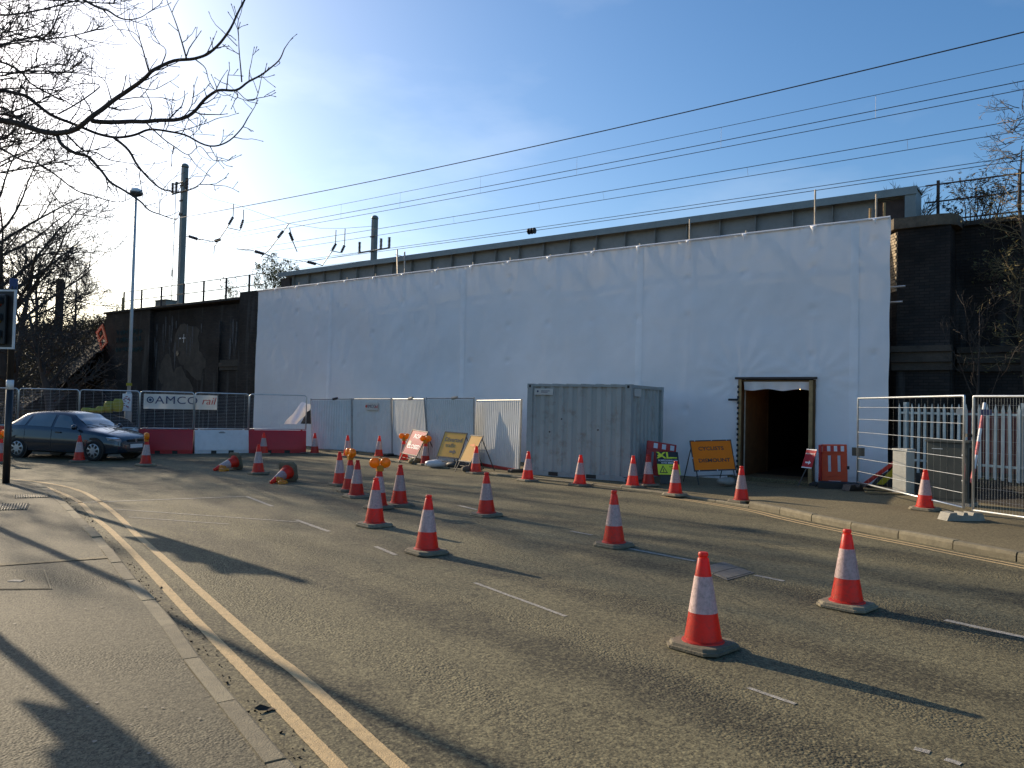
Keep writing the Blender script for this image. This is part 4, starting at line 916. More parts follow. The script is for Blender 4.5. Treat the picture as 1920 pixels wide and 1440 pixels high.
# ================================================================== SOLID HOARDING
HB = [(Vector((-7.45, 29.2, 0)), Vector((-5.81, 28.47, 0))), (Vector((-5.78, 28.45, 0)), Vector((-4.10, 26.95, 0))), (Vector((-4.09, 27.0, 0)), Vector((-2.56, 24.45, 0))), (Vector((-2.53, 24.40, 0)), Vector((-1.08, 23.45, 0))), (Vector((-1.10, 24.1, 0)), Vector((.26, 21.65, 0)))]
HT = [((583, 749), (659, 748)), ((662, 748), (733, 748)), ((736, 748), (795, 748)), ((799, 747), (889, 747)), ((894, 751), (978, 750))]
hl = ['smooth bluish white hoarding panel next to the red barrier', 'bluish white hoarding panel with the small company sign', 'sunlit ribbed white hoarding panel behind the red road sign', 'shaded ribbed hoarding panel behind the wide yellow sign', 'brightly sunlit ribbed hoarding panel beside the grey container']
for i in range(5):
    b0, b1 = HB[i]; t0 = at(*HT[i][0], b0.y + .12); t1 = at(*HT[i][1], b1.y + .12)
    t = thing('hoarding_panel', hl[i], 'hoarding panel', b0, 0, 'solid white site hoarding panels'); o_ = b0
    nrm = (b1 - b0).cross(Vector((0, 0, 1))).normalized()
    b = MB(); vs = []; fs = []; nu = 24 * 4
    for k in range(nu + 1):
        u_ = k / nu; c_ = (0, .022, .022, 0)[k % 4]
        for j in range(7):
            v_ = .05 + .93 * j / 6; p = b0.lerp(b1, u_).lerp(t0.lerp(t1, u_), v_) - o_ + nrm * (c_ + .02 * noise.noise(Vector((u_ * 3 + i, v_ * 2, 0)))); vs.append(tuple(p))
    for k in range(nu):
        for j in range(6): a = k * 7 + j; fs.append((a, a + 7, a + 8, a + 1))
    b.add(vs, fs); b.build('ribbed_sheet', M_hoard, t)
    for a_, c_ in ((b0, t0), (b1, t1)): MB().tube([a_ - o_ + Vector((0, 0, .02)), c_ - o_ + Vector((0, 0, .03))], .026, 8).build('post', M_dullgalv, t)
    MB().tube([t0 - o_, t1 - o_], .021, 8).build('top_rail', M_dullgalv, t); MB().tube([b0.lerp(t0, .05) - o_, b1.lerp(t1, .05) - o_], .021, 8).build('bottom_rail', M_dullgalv, t)
    f = MB(); f.box(-.12, .12, -.32, .32, 0, .13, Matrix.Translation(b1 - o_) @ Matrix.Rotation(facing(b0, b1), 4, 'Z'), .03); f.build('rubber_foot', M_black, t)
    if i in (0, 2, 3): MB().tube([t0.lerp(t1, .55) - o_, t0.lerp(t1, .66) - o_ + Vector((0, 0, .03))], .05, 6).build('tied_rag', M_black if i == 0 else M_sandbag, t)
    if i == 4: MB().box(.0, (b1 - b0).length, -.03, .03, .02, .12, Matrix.Rotation(facing(b0, b1), 4, 'Z')).build('kickboard', M_redpl, t)
b0, b1 = HB[1]
cs = thing('site_sign', 'small white company sign lettered AMCO rail fixed to the hoarding', 'sign', b0.lerp(b1, .48) + Vector((0, 0, 1.72)) + (b1 - b0).cross(Vector((0, 0, 1))).normalized() * .0, facing(b0, b1))
MB().box(-.36, .36, -.05, -.035, -.12, .15).build('board', M_banner, cs); plate_text('lettering', 'AMCO', .17, M_inkblue, cs, -.03, .02, -.053, sx=1.1); plate_text('lettering', 'rail', .15, M_inkred, cs, .26, .02, -.053, shear=.2)
MB().lathe([(.05, 0), (.05, .003)], 14, Matrix.Translation((-.30, -.052, .02)) @ FRONT).build('roundel', M_inkred, cs)

# ================================================================== CONTAINER
c0 = Vector((3.0, 19.42, .02)); cyaw = R(-30.5)
ct = thing('storage_container', 'pale grey green corrugated steel storage container standing at the kerb', 'container', c0, cyaw)
CL, CWd, CH = 2.99, 2.40, 2.48       # local x runs right; front face y=0, from x=-CL to 0
def corr(p0, p1, z0, z1, out, n, depth):
    b = MB(); vs = []; fs = []; d = (p1 - p0); L_ = d.length; seq = []
    for k in range(n): seq += [(k / n, 0), ((k + .38) / n, 0), ((k + .5) / n, depth), ((k + .88) / n, depth)]
    seq.append((1, 0))
    for u_, e in seq:
        p = p0 + d * u_ + out * (-e); vs += [(p.x, p.y, z0), (p.x, p.y, z1)]
    for k in range(len(seq) - 1): fs.append((2 * k, 2 * k + 2, 2 * k + 3, 2 * k + 1))
    return b.add(vs, fs)
fz0, fz1 = .16, CH - .07
corr(Vector((-CL + .12, .03, 0)), Vector((-.12, .03, 0)), fz0, fz1, Vector((0, -1, 0)), 10, .036).build('side_wall', M_cont, ct)
corr(Vector((-.03, .12, 0)), Vector((-.03, CWd - .12, 0)), fz0, fz1, Vector((1, 0, 0)), 8, .036).build('end_wall', M_cont, ct)
corr(Vector((-CL + .03, CWd - .12, 0)), Vector((-CL + .03, .12, 0)), fz0, fz1, Vector((-1, 0, 0)), 8, .036).build('end_wall', M_cont, ct)
corr(Vector((-.12, CWd - .03, 0)), Vector((-CL + .12, CWd - .03, 0)), fz0, fz1, Vector((0, 1, 0)), 10, .036).build('side_wall', M_cont, ct)
MB().box(-CL + .05, -.05, .05, CWd - .05, CH - .06, CH - .03).build('roof', M_cont, ct)
for k in range(6): MB().box(-CL + .3 + k * .42, -CL + .45 + k * .42, .06, CWd - .06, CH - .03, CH + .005).build('roof_rib', M_cont, ct)
for x in (-CL, -.16):
    for y in (0, CWd - .16):
        MB().box(x, x + .16, y, y + .16, .14, CH - .12).build('corner_post', M_contframe, ct)
        for z in (0, CH - .12): MB().box(x - .004, x + .164, y - .004, y + .164, z, z + .12).build('corner_casting', M_contframe, ct)
        if y == 0:
            for z in (.03, CH - .10): MB().box(x + .05, x + .11, -.006, -.0045, z, z + .07).build('casting_slot', M_black, ct)
for y in (0, CWd - .06):
    MB().box(-CL + .165, -.165, y + .004, y + .06, CH - .075, CH - .01).build('top_rail', M_contframe, ct); MB().box(-CL + .165, -.165, y + .004, y + .06, .03, .158).build('bottom_rail', M_contframe, ct)
for x in (-CL + .004, -.06): MB().box(x, x + .056, .165, CWd - .165, CH - .09, CH - .01).build('end_rail', M_contframe, ct); MB().box(x, x + .056, .165, CWd - .165, .03, .158).build('end_rail', M_contframe, ct)
for x in (-2.3, -1.2): MB().box(x, x + .28, .001, .0035, .045, .145).build('fork_pocket', M_black, ct)
MB().box(-CL + .22, -CL + .78, -.006, .0, CH - .30, CH - .13).build('hire_plate', M_banner, ct); [MB().box(-CL + .42, -CL + .42 + w_, -.008, -.0062, zz, zz + .014).build('plate_print', M_inkblue, ct) for zz, w_ in ((CH - .20, .26), (CH - .235, .20))]
MB().lathe([(.03, 0), (.03, .002)], 10, Matrix.Translation((-CL + .32, -.0065, CH - .205)) @ FRONT).build('plate_emblem', M_inkblue, ct)
MB().box(.0, .006, .20, .68, CH - .30, CH - .10).build('hire_plate', M_banner, ct)
for (x, z) in ((-1.95, 1.55), (-2.3, 1.2), (-.9, 1.3)): MB().lathe([(.022, 0), (.02, .012)], 8, Matrix.Translation((x, .022, z)) @ FRONT).build('bolt', M_rust, ct)
# timber sleeper under the near edge
tag(MB().box(-2.9, -.1, -.02, .12, -.02, .018, Matrix.Translation(c0) @ Matrix.Rotation(cyaw, 4, 'Z')).build('bearer_board', M_timber), 'thin timber bearer under the front edge of the container', 'timber')

# ================================================================== ROAD SIGNS
def a_sign(name, label, x, Y, z, yaw, lean, w, h, face, roll=0.0, z_ground=0.0, frame=True, cat='road sign', group=None):
    t = thing(name, label, cat, (x, Y, z_ground), yaw, group); z -= z_ground
    T = Matrix.Translation((0, 0, z)) @ Matrix.Rotation(-lean, 4, 'X') @ Matrix.Rotation(-roll, 4, 'Y')
    MB().box(-w / 2, w / 2, -.004, .004, 0, h, T).build('plate', face, t)
    if frame:
        f = MB(); e = .02
        f.box(-w / 2 - e, w / 2 + e, -.012, .018, h, h + e * 1.4, T); f.box(-w / 2 - e, w / 2 + e, -.012, .018, -e * 1.4, 0, T)
        f.box(-w / 2 - e, -w / 2, -.012, .018, 0, h, T); f.box(w / 2, w / 2 + e, -.012, .018, 0, h, T); f.build('frame', M_signframe, t)
        for s_ in (-1, 1):
            top = T @ Vector((s_ * w * .46, .012, h * .95)); lo_ = T @ Vector((s_ * w * .46, .012, 0)); k = (lo_ - top); ft = top + k * (top.z / max(.05, -k.z)); ft.z = 0.015
            MB().tube([lo_, ft], .014, 6).build('leg', M_signframe, t)
            bk = Vector((top.x, top.y + .25 + h * .35, .015)); MB().tube([top, bk], .014, 6).build('leg', M_signframe, t)
        MB().tube([T @ Vector((-w * .46, .02, -.02)) + Vector((0, .0, -.12)), T @ Vector((w * .46, .02, -.02)) + Vector((0, 0, -.12))], .012, 6).build('cross_bar', M_signframe, t)
    return t, T
def on_sign(t, T, s, size, m, x, z, **k): return text_mesh('lettering', s, size, m, t, T @ Matrix.Translation((x, -.0065, z)) @ FRONT, **k)
t, T = a_sign('road_closed_sign', 'sun-bleached red road closed sign leaning back near the fence', -3.16, 24.3, .30, R(-49), R(26), .85, .79, M_signred, R(-2.8), group='temporary road signs by the hoarding')
on_sign(t, T, 'ROAD', .20, M_inkwhite, .10, .60, bold=.004); on_sign(t, T, 'CLOSED', .19, M_inkwhite, .02, .25, bold=.004)
MB().lathe([(.10, 0), (.10, .002)], 18, T @ Matrix.Translation((-.26, -.0055, .34)) @ FRONT).build('dark_sticker', M_ink, t)
t, T = a_sign('diversion_sign', 'wide yellow diverted traffic sign with arrow leaning back', -1.83, 22.8, .34, R(-37), R(24), .85, .76, M_signyel, R(-1), group='temporary road signs by the hoarding')
on_sign(t, T, 'Diverted', .19, M_ink, 0, .54, bold=.003); on_sign(t, T, 'traffic', .17, M_ink, -.05, .36)
MB().prism([(-.10, -.03), (.05, -.03), (.05, -.08), (.16, 0), (.05, .08), (.05, .03), (-.10, .03)], .002, T @ Matrix.Translation((.08, -.005, .17)) @ FRONT).build('arrow', M_ink, t)
t, T = a_sign('diversion_sign', 'narrow yellow sign glaring in the sun beside the ribbed panel', -1.25, 21.6, .32, R(-46), R(30), .49, .79, M_signyel, R(-.5), group='temporary road signs by the hoarding')
MB().prism([(-.09, -.025), (.03, -.025), (.03, -.07), (.12, 0), (.03, .07), (.03, .025), (-.09, .025)], .002, T @ Matrix.Translation((0, -.005, .50)) @ FRONT).build('arrow', M_signorange, t)
t, T = a_sign('cyclists_sign', 'orange cyclists dismount sign on a black frame beside the tunnel', 5.0, 18.9, .45, R(10), R(19), 1.05, .72, M_signorange, R(2.3), z_ground=.07)
on_sign(t, T, 'CYCLISTS', .125, M_ink, -.02, .53, sx=1.25, bold=.002); on_sign(t, T, 'DISMOUNT', .125, M_ink, .02, .23, sx=1.3, bold=.002)
for (x, z) in ((-.42, .735), (.02, .738), (.42, .738), (-.545, .3), (.545, .35), (-.42, -.018), (.05, -.018)): MB().box(x - .012, x + .012, -.022, -.0125, z - .014, z + .014, T).build('frame_clip', M_galv, t)
t, T = a_sign('scaffold_sign', 'black and yellow scaffolding company warning board by the container', 3.89, 18.9, .30, R(14), R(20), .59, .58, M_ink, R(-1), z_ground=.06, frame=False, cat='sign')
MB().box(-.295, .295, -.0075, -.0045, 0, .26, T).build('yellow_panel', M_signlime, t)
on_sign(t, T, 'XL', .22, M_signlime, -.08, .48, sx=1.5, bold=.006)
MB().box(.05, .25, -.0075, -.0045, .415, .445, T).build('underline', M_signlime, t); MB().prism([(-.29, .0), (-.24, .05), (-.14, .015), (-.14, -.015), (-.24, -.05)], .003, T @ Matrix.Translation((.02, -.0045, .475)) @ FRONT).build('flash', M_signlime, t)
on_sign(t, T, 'SCAFFOLDING LTD', .056, M_inkwhite, .0, .355, bold=.0015, sx=1.05); on_sign(t, T, '01733 808080', .062, M_inkwhite, .0, .295, bold=.0015)
MB().prism([(-.11, 0), (.11, 0), (0, .19)], .003, T @ Matrix.Translation((-.15, -.0075, .04)) @ FRONT).build('warning_triangle', M_ink, t)
MB().prism([(-.075, .018), (.075, .018), (0, .15)], .003, T @ Matrix.Translation((-.15, -.0108, .04)) @ FRONT).build('triangle_face', M_signlime, t)
MB().box(-.158, -.142, -.0172, -.0142, .075, .145, T).build('exclamation', M_ink, t); MB().box(-.158, -.142, -.0172, -.0142, .06, .07, T).build('exclamation', M_ink, t)
text_mesh('lettering', 'DANGER', .052, M_ink, t, T @ Matrix.Translation((.12, -.0095, .20)) @ FRONT)
for zz, w_ in ((.14, .07), (.10, .09), (.06, .06)): MB().box(.13 - w_, .13 + w_, -.0105, -.0078, zz, zz + .016, T).build('small_print', M_ink, t)
MB().box(-.25, .25, .02, .05, -.22, .0, T).build('stay', M_signframe, t)
t, T = a_sign('pedestrian_sign', 'small red pedestrians sign with white arrow on the tunnel edge', 7.12, 18.62, .56, R(-66), R(20), .32, .48, M_signred2, 0, z_ground=.1, frame=False, cat='sign')
on_sign(t, T, 'PEDESTRIANS', .048, M_inkwhite, 0, .36); MB().box(-.16, .16, -.007, -.0045, .455, .48, T).build('border', M_inkwhite, t); MB().box(-.16, .16, -.007, -.0045, .0, .025, T).build('border', M_inkwhite, t)
MB().prism([(-.08, -.018), (.02, -.018), (.02, -.055), (.09, 0), (.02, .055), (.02, .018), (-.08, .018)], .003, T @ Matrix.Translation((0, -.0045, .14)) @ FRONT).build('arrow', M_inkwhite, t)
MB().tube([T @ Vector((0, .01, .02)), T @ Vector((.0, -.1, -.48))], .014, 6).build('leg', M_signframe, t); MB().tube([T @ Vector((0, .01, .3)), (0.0, .3, .0)], .014, 6).build('leg', M_signframe, t)
# sandbags
def sandbag(p, s, label, m=M_sandbag, rz=0.0):
    b = MB(); vs = []; fs = []
    for i in range(9):
        a = i / 8; rr = math.sin(math.pi * (a * .86 + .07)) ** .6
        for j in range(12): th = 2 * math.pi * j / 12; v_ = Vector(((a - .5) * 1.5 * s, rr * .42 * s * math.cos(th), rr * .30 * s * math.sin(th) + .28 * s)); v_ += Vector((0, 0, 1)) * noise.noise(v_ * 7 / s * .5 + p) * .06 * s; vs.append(tuple(v_))
    for i in range(8):
        for j in range(12): j2 = (j + 1) % 12; fs.append((i * 12 + j, i * 12 + j2, i * 12 + 12 + j2, i * 12 + 12 + j))
    fs += [tuple(range(11, -1, -1)), tuple(range(96, 108))]
    o = b.add(vs, fs).build('sandbag', m, smooth=True); o.location = p; o.rotation_euler = (0, 0, rz); tag(o, label, 'sandbag', 'sandbags weighing down the signs')
sandbag(Vector((5.35, 19.05, .06)), .36, 'grey sandbag under the right end of the orange cyclists sign', rz=.3)
sandbag(Vector((-2.2, 23.0, 0)), .42, 'pale sandbag under the left of the wide yellow sign', M_barwhite, .2)
sandbag(Vector((-1.55, 22.7, 0)), .42, 'dark sandbag under the right of the wide yellow sign', M_signframe, -.3)
sandbag(Vector((-1.05, 21.55, 0)), .40, 'dirty sandbag under the narrow yellow sign', M_stone, .5)
sandbag(Vector((-2.95, 24.2, 0)), .34, 'tan sandbag under the red road closed sign', M_timber, .8)

# ================================================================== PEDESTRIAN BARRIERS
def ped_barrier(label, loc, yaw, w, h, m, roll=0.0, lean=0.0, group=None):
    t = thing('pedestrian_barrier', label, 'barrier', loc, yaw, group); T = Matrix.Rotation(-lean, 4, 'X') @ Matrix.Rotation(-roll, 4, 'Y')
    b = MB(); th = .025
    def bar(x0, x1, z0, z1, e=th): b.box(x0, x1, -e, e, z0, z1, T, .012)
    bar(-w / 2, w / 2, h - .20, h, th + .006); bar(-w / 2, w / 2, .14, .24); 
    n = 4 if w > .75 else 3; vw = .15
    for k in range(n): x = -w / 2 + (w - vw) * k / (n - 1); bar(x, x + vw, .05 if k in (0, n - 1) else .30, h - .2, th - .004)
    bar(-w / 2 + .05, w / 2 - .05, .24, .36, th - .006); bar(-w / 2 + .05, w / 2 - .05, h - .27, h - .18, th - .006)
    b.build('moulded_panel', m, t)
    for k in range(6):
        x = -w / 2 + .06 + (w - .12) * k / 6
        MB().box(x, x + (w - .12) / 6 - .004, -.0345, -.032, h - .17, h - .04, T).build('reflective_block', M_inkwhite if k % 2 else M_inkred, t)
    for s_ in (-1, 1): MB().box(s_ * w * .36 - .06, s_ * w * .36 + .06, -.24, .24, 0, .06, T, .02).build('foot', M_black, t)
    MB().box(w / 2 - .01, w / 2 + .045, -.03, .03, .42, .50, T).build('hinge_hook', M_black, t)
    return t
ped_barrier('dark red plastic pedestrian barrier leaning behind the warning board at the container', (3.78, 19.75, .05), R(12), .80, 1.0, M_redpl, R(-8), R(8), 'plastic pedestrian barriers')
ped_barrier('bright orange plastic pedestrian barrier at the right of the tunnel mouth', (7.86, 18.75, .12), R(-24), .58, 1.02, M_orange, R(2), R(4), 'plastic pedestrian barriers')
ped_barrier('orange barrier folded behind the bright one, shade put into its dark red colour', (7.60, 18.95, .12), R(60), .5, 1.0, M_redpl, 0, 0, 'plastic pedestrian barriers')  # darker red paints in the shaded face of the orange barrier
hb = wthing('hanging_barrier', 'orange plastic barrier hung over the left end of the abutment', 'barrier'); pc = onw(191, 632, -.3)
T = Matrix.Translation((pc.x, -.3, pc.z)) @ Matrix.Rotation(R(-32), 4, 'Y')
b = MB()
for x0, x1, z0, z1 in ((-.42, .42, .45, .60), (-.42, .42, -.62, -.48), (-.42, -.25, -.48, .45), (.25, .42, -.48, .45), (-.25, .25, -.1, .02)): b.box(x0, x1, -.03, .03, z0, z1, T)
b.build('panel', M_orange, hb)

# ================================================================== RIGHT-HAND FENCES
pa, pb = Vector((8.02, 17.9, .12)), Vector((7.83, 13.35, .12))
mesh_panel(pa, pb, .19, 2.13, 'galvanised mesh panel with sparse wires standing right of the tunnel', 'galvanised mesh panels on the right', rad=.02, hs_=3, vs_=.24, hw=[.45, .75, 1.05, 1.35, 1.65, 1.92], wr=.0007, tube=.021, name='mesh_fence_panel')
pc_ = Vector((7.90, 13.22, .12)); pd = Vector((9.25, 10.2, .12))
mesh_panel(pc_, pd, .17, 2.12, 'galvanised mesh panel at the right edge in front of the palisade', 'galvanised mesh panels on the right', rad=.02, hs_=.20, vs_=.05, wr=.0011, tube=.021)
for (x, y, rz, lb) in ((7.72, 13.25, R(8), 'concrete fence foot under the joint of the mesh panels'), (8.05, 17.95, R(20), 'dark block fence foot at the left end of the mesh panel'), (9.2, 10.25, R(20), 'concrete fence foot at the right edge')):
    f = thing('ballast_block', lb, 'block', (x, y, .125), rz, 'fence ballast blocks')
    prof = [(-.36, 0), (.36, 0), (.30, .13), (.14, .14), (.12, .09), (.04, .09), (.02, .14), (-.04, .14), (-.06, .09), (-.16, .09), (-.18, .14), (-.30, .13)]
    MB().prism(prof, .24, Matrix.Translation((0, .12, 0)) @ Matrix.Rotation(math.pi / 2, 4, 'X')).build('block', M_concrete if lb[0] == 'c' else M_black, f)
cl = MB().box(-.05, .06, -.03, .03, 1.42, 1.48); o = cl.build('fence_clip', M_black); o.location = (7.86, 13.28, .12); tag(o, 'black clip joining the two mesh panels', 'clip')
# red and white pole tied to the fence
rp0, rp1 = at(1822, 905, 13.3), at(1846, 756, 13.9)
rw = thing('marker_pole', 'red and white striped pole leaning on the mesh fence joint', 'pole', rp0)
for k in range(6): MB().tube([(rp1 - rp0) * (k / 6), (rp1 - rp0) * ((k + 1) / 6)], .028, 8).build('stripe', M_inkwhite if k % 2 else mat('pale red stripe', (.6, .12, .12), .5), rw)
# palisade on an earth bank
bk = MB(); vs = []; fs = []
BA = [Vector((8.9, 18.6, 0)), Vector((9.85, 17.3, 0)), Vector((10.8, 15.6, 0)), Vector((12.1, 13.4, 0)), Vector((13.6, 10.8, 0))]
bl_ = smooth_line(BA, 6)
for i, p in enumerate(bl_):
    for k, (d, z) in enumerate(((-.9, .08), (-.45, .22), (-.1, .46), (.5, .55), (2.0, .6), (9.0, .7))):
        tdir = (bl_[min(i + 1, len(bl_) - 1)] - bl_[max(i - 1, 0)]).normalized(); q_ = p + Vector((-tdir.y, tdir.x, 0)) * d
        vs.append((q_.x, q_.y, z + .06 * noise.noise(q_ * 1.7)))
for i in range(len(bl_) - 1):
    for k in range(5): a = i * 6 + k; fs.append((a, a + 6, a + 7, a + 1))
tag(bk.add(vs, fs).build('earth_bank', M_earth, smooth=True), kind='structure')
pal = thing('palisade_fence', 'pale galvanised palisade fence with pointed pales behind the mesh panels', 'fence')
A_, B2 = Vector((9.40, 18.72, .50)), Vector((12.6, 13.2, .50)); u_ = (B2 - A_).normalized(); ya = facing(A_, B2)
pm = MB(); pm.prism([(-.036, 0), (-.02, .012), (.02, .012), (.036, 0), (.036, .004), (.02, .016), (-.02, .016), (-.036, .004)], 1.55)
pm.add([(-.036, 0, 1.55), (.036, 0, 1.55), (.036, .016, 1.55), (-.036, .016, 1.55), (0, .0, 1.70), (0, .016, 1.70)], [(0, 1, 4), (2, 3, 5), (0, 4, 5, 3), (1, 2, 5, 4)])
pmo = pm.build('pale', M_pale, pal); L_ = (B2 - A_).length; k = 0; s_ = 0.0; random.seed(2)
while s_ < L_:
    o = pmo if k == 0 else pmo.copy()
    if k: C.objects.link(o)
    p = A_ + u_ * s_; sh = 0.0
    o.location = (p.x, p.y, p.z - .03); o.rotation_euler = (random.uniform(-.01, .01), random.uniform(-.012, .012), ya + math.pi); k += 1; s_ += .158
for z in (.30, 1.42): MB().box(0, L_, .018, .06, z, z + .05, Matrix.Translation(A_) @ Matrix.Rotation(ya, 4, 'Z')).build('rail', M_pale, pal)
for s_ in (.05, 2.7, 5.4, 8.1): MB().box(s_, s_ + .09, .06, .15, -.3, 1.7, Matrix.Translation(A_) @ Matrix.Rotation(ya, 4, 'Z')).build('post', M_pale, pal)
for px, py, m_, lb in ((1803, 772, M_banner, 'small white notice fixed to the palisade rail'), (1849, 773, M_inkblue, 'small dark blue notice fixed to the fence by the striped pole')):
    o_ = at(px, py, 13.6); o = MB().box(-.085, .085, -.006, .006, -.05, .05).build('notice', m_); o.location = o_; o.rotation_euler = (0, 0, R(-30)); tag(o, lb, 'notice')

rb = thing('boarded_screen', 'dark red brown boarded screen behind the palisade at the right edge', 'screen', wpt(1.75, .55, .4), -WANG)
random.seed(17); M_redboard = mat('red brown board', (.17, .045, .04), .8, var=.3, vscale=3, rnd=.25)
pb0 = MB().box(-.07, .07, -.012, .012, 0, 1.62, None).build('board', M_redboard, rb)
for k in range(26):
    o = pb0 if k == 0 else pb0.copy()
    if k: C.objects.link(o)
    o.location = (k * .147, random.uniform(-.004, .004), random.uniform(-.02, .02))
for z in (.3, 1.3): MB().box(-.1, 3.8, .014, .05, z, z + .08).build('rail', M_redboard, rb)
# ---- cabinets
cb = thing('street_cabinet', 'large dark green street cabinet behind the mesh panel', 'cabinet', (9.0, 15.6, .12), R(-48))
MB().box(-.50, .28, -.22, .26, .06, 1.24, None, .015).build('case', M_cab, cb); MB().box(-.53, .31, -.25, .29, 1.242, 1.29, None, .015).build('lid', M_cab, cb); MB().box(-.52, .30, -.24, .28, 0, .058).build('plinth', M_concrete, cb)
MB().box(-.47, -.12, -.2255, -.222, .12, 1.2).build('door', M_cab, cb); MB().box(-.10, .25, -.2255, -.222, .12, 1.2).build('door', M_cab, cb)
for z in (.5, 1.0): MB().lathe([(.022, 0), (.022, .02), (.01, .025)], 10, Matrix.Translation((.18, -.2255, z)) @ FRONT).build('lock', M_galv, cb)
MB().box(-.40, -.2, -.2285, -.2258, 1.10, 1.115).build('label_plate', M_galv, cb)
for k in range(14): MB().box(.281, .286, -.19 + k * .03, -.178 + k * .03, .15, 1.15).build('vent_rib', M_black, cb)
cb = thing('street_cabinet', 'slim pale cream street cabinet left of the dark green one', 'cabinet', (8.78, 17.3, .12), R(-58))
MB().box(-.17, .17, -.15, .15, .04, .98, None, .015).build('case', M_cabwhite, cb); MB().box(-.185, .185, -.165, .165, .982, 1.02, None, .01).build('lid', M_cabwhite, cb); MB().box(-.18, .18, -.16, .16, 0, .038).build('plinth', M_concrete, cb)
MB().box(-.15, .15, -.1545, -.152, .1, .94).build('door', M_cabwhite, cb)
# small sign on a stake and scattered site tools behind the mesh
tsn = thing('stake_sign', 'small grey sign board on a stake in front of the sheeting', 'sign', (8.35, 18.6, .1), R(-30))
MB().box(-.14, .14, -.012, .012, .78, .98).build('board', M_stone, tsn); MB().box(-.03, .03, .013, .03, 0, .8).build('stake', M_postgrey, tsn)
o = MB().box(-.04, .04, -.04, .04, 0, .95).build('plank', M_redpl); o.location = at(1615, 912, 18.3); o.rotation_euler = (.2, R(48), R(-20)); tag(o, 'red painted plank leaning against the sheeting behind the mesh', 'plank')
o = MB().box(-.06, .06, -.02, .02, 0, .9).build('plank', M_yellowbag); o.location = at(1640, 918, 18.1); o.rotation_euler = (.2, R(40), R(-20)); tag(o, 'yellow plank propped beside the pale cabinet', 'plank')
random.seed(9)
tl = ['splintered plank flat on the ground at the foot of the pale cabinet', 'short plank lying in front of the sheeting', 'broken board on the ground left of the pale cabinet', 'dark offcut lying behind the mesh panel base']
for k, lb in enumerate(tl):
    o = MB().box(-.45, .45, -.06, .06, 0, .03).build('offcut', M_timber if k < 3 else M_black); o.location = (8.35 + k * .12, 17.7 + .3 * k - .5, .14 + .03 * k); o.rotation_euler = (0, .04, random.uniform(-1, 1)); tag(o, lb, 'timber', 'timber offcuts behind the mesh')
o = MB().box(-.45, .45, -.1, .1, 0, .16, None, .03).build('rubber_block', M_black); o.location = (7.75, 18.3, .12); o.rotation_euler = (0, 0, R(-20)); tag(o, 'dark rubber block on the pavement left of the mesh panel', 'block')

# ================================================================== TRAFFIC CONES
def make_cone():
    t = thing('traffic_cone', 'x', 'traffic cone', (0, 0, 0), 0, 'traffic cones')
    b = MB(); s_, c_ = .235, .075
    def oct_(s, c, z): return [(-s + c, -s, z), (s - c, -s, z), (s, -s + c, z), (s, s - c, z), (s - c, s, z), (-s + c, s, z), (-s, s - c, z), (-s, -s + c, z)]
    lv = [oct_(s_ - .01, c_, 0), oct_(s_, c_, .008), oct_(s_, c_, .028), oct_(s_ - .014, c_, .031), oct_(s_ - .02, c_, .052), oct_(s_ - .03, c_, .056)]
    vs = [p for l in lv for p in l]; fs = [tuple(range(7, -1, -1)), tuple(range(40, 48))]
    for i in range(5):
        for j in range(8): j2 = (j + 1) % 8; fs.append((i * 8 + j, i * 8 + j2, i * 8 + 8 + j2, i * 8 + 8 + j))
    b.add(vs, fs).build('base', M_conebase, t)
    rz = lambda z: .150 - (.150 - .040) * (z - .06) / .66
    MB().lathe([(.168, .056), (.166, .064), (rz(.075), .075), (rz(.28), .28), (rz(.565), .565), (rz(.70), .70), (.041, .703), (.034, .708), (.034, .714), (.040, .72), (.040, .738), (.034, .748), (.02, .75)], 28, cap=True).build('body', M_conered, t, angle=40)
    MB().lathe([(rz(.282) + .0025, .282), (rz(.563) + .0025, .563)], 28, cap=False).build('reflective_sleeve', M_conewhite, t, smooth=True)
    return t
def make_lamp():
    t = thing('hazard_lamp', 'x', 'hazard lamp', (0, 0, 0), 0, 'amber hazard lamps on the cones')
    MB().box(-.06, .06, -.055, .055, 0, .11, None, .012).build('battery_case', M_amberbody, t)
    for x in (-.10, .10):
        T = Matrix.Translation((x, 0, .15)) @ Matrix.Rotation(math.pi / 2, 4, 'X')
        MB().lathe([(.02, -.06), (.075, -.055), (.092, -.03), (.097, 0), (.092, .03), (.075, .055), (.02, .06)], 18, T).build('lens', M_amber, t, smooth=True)
    MB().tube([(-.05, 0, .10), (-.055, 0, .22), (0, 0, .25), (.055, 0, .22), (.05, 0, .10)], .011, 6).build('carry_handle', M_amberbody, t)
    return t
cone = make_cone(); lamp = make_lamp(); bpy.context.view_layer.update(); note_kids()
random.seed(14); used = [False, False]
def put_cone(x, y, label, z=0.0, rz=None, loc=None, rot=None):
    o = cone if not used[0] else copy_tree(cone); used[0] = True
    o.location = loc if loc is not None else G(x, y, z) + Vector((0, 0, 0)); o.rotation_euler = rot if rot else (random.uniform(-.03, .03), random.uniform(-.03, .03), random.uniform(0, 1.5) if rz is None else rz)
    k_ = random.uniform(.975, 1.03) if loc is None else 1.0; o.scale = (random.uniform(.98, 1.03), random.uniform(.98, 1.03), k_); o['label'] = label; return o
def put_lamp(p, rz, label, rot=None):
    o = lamp if not used[1] else copy_tree(lamp); used[1] = True
    o.location = p; o.rotation_euler = rot or (0, 0, rz); o['label'] = label
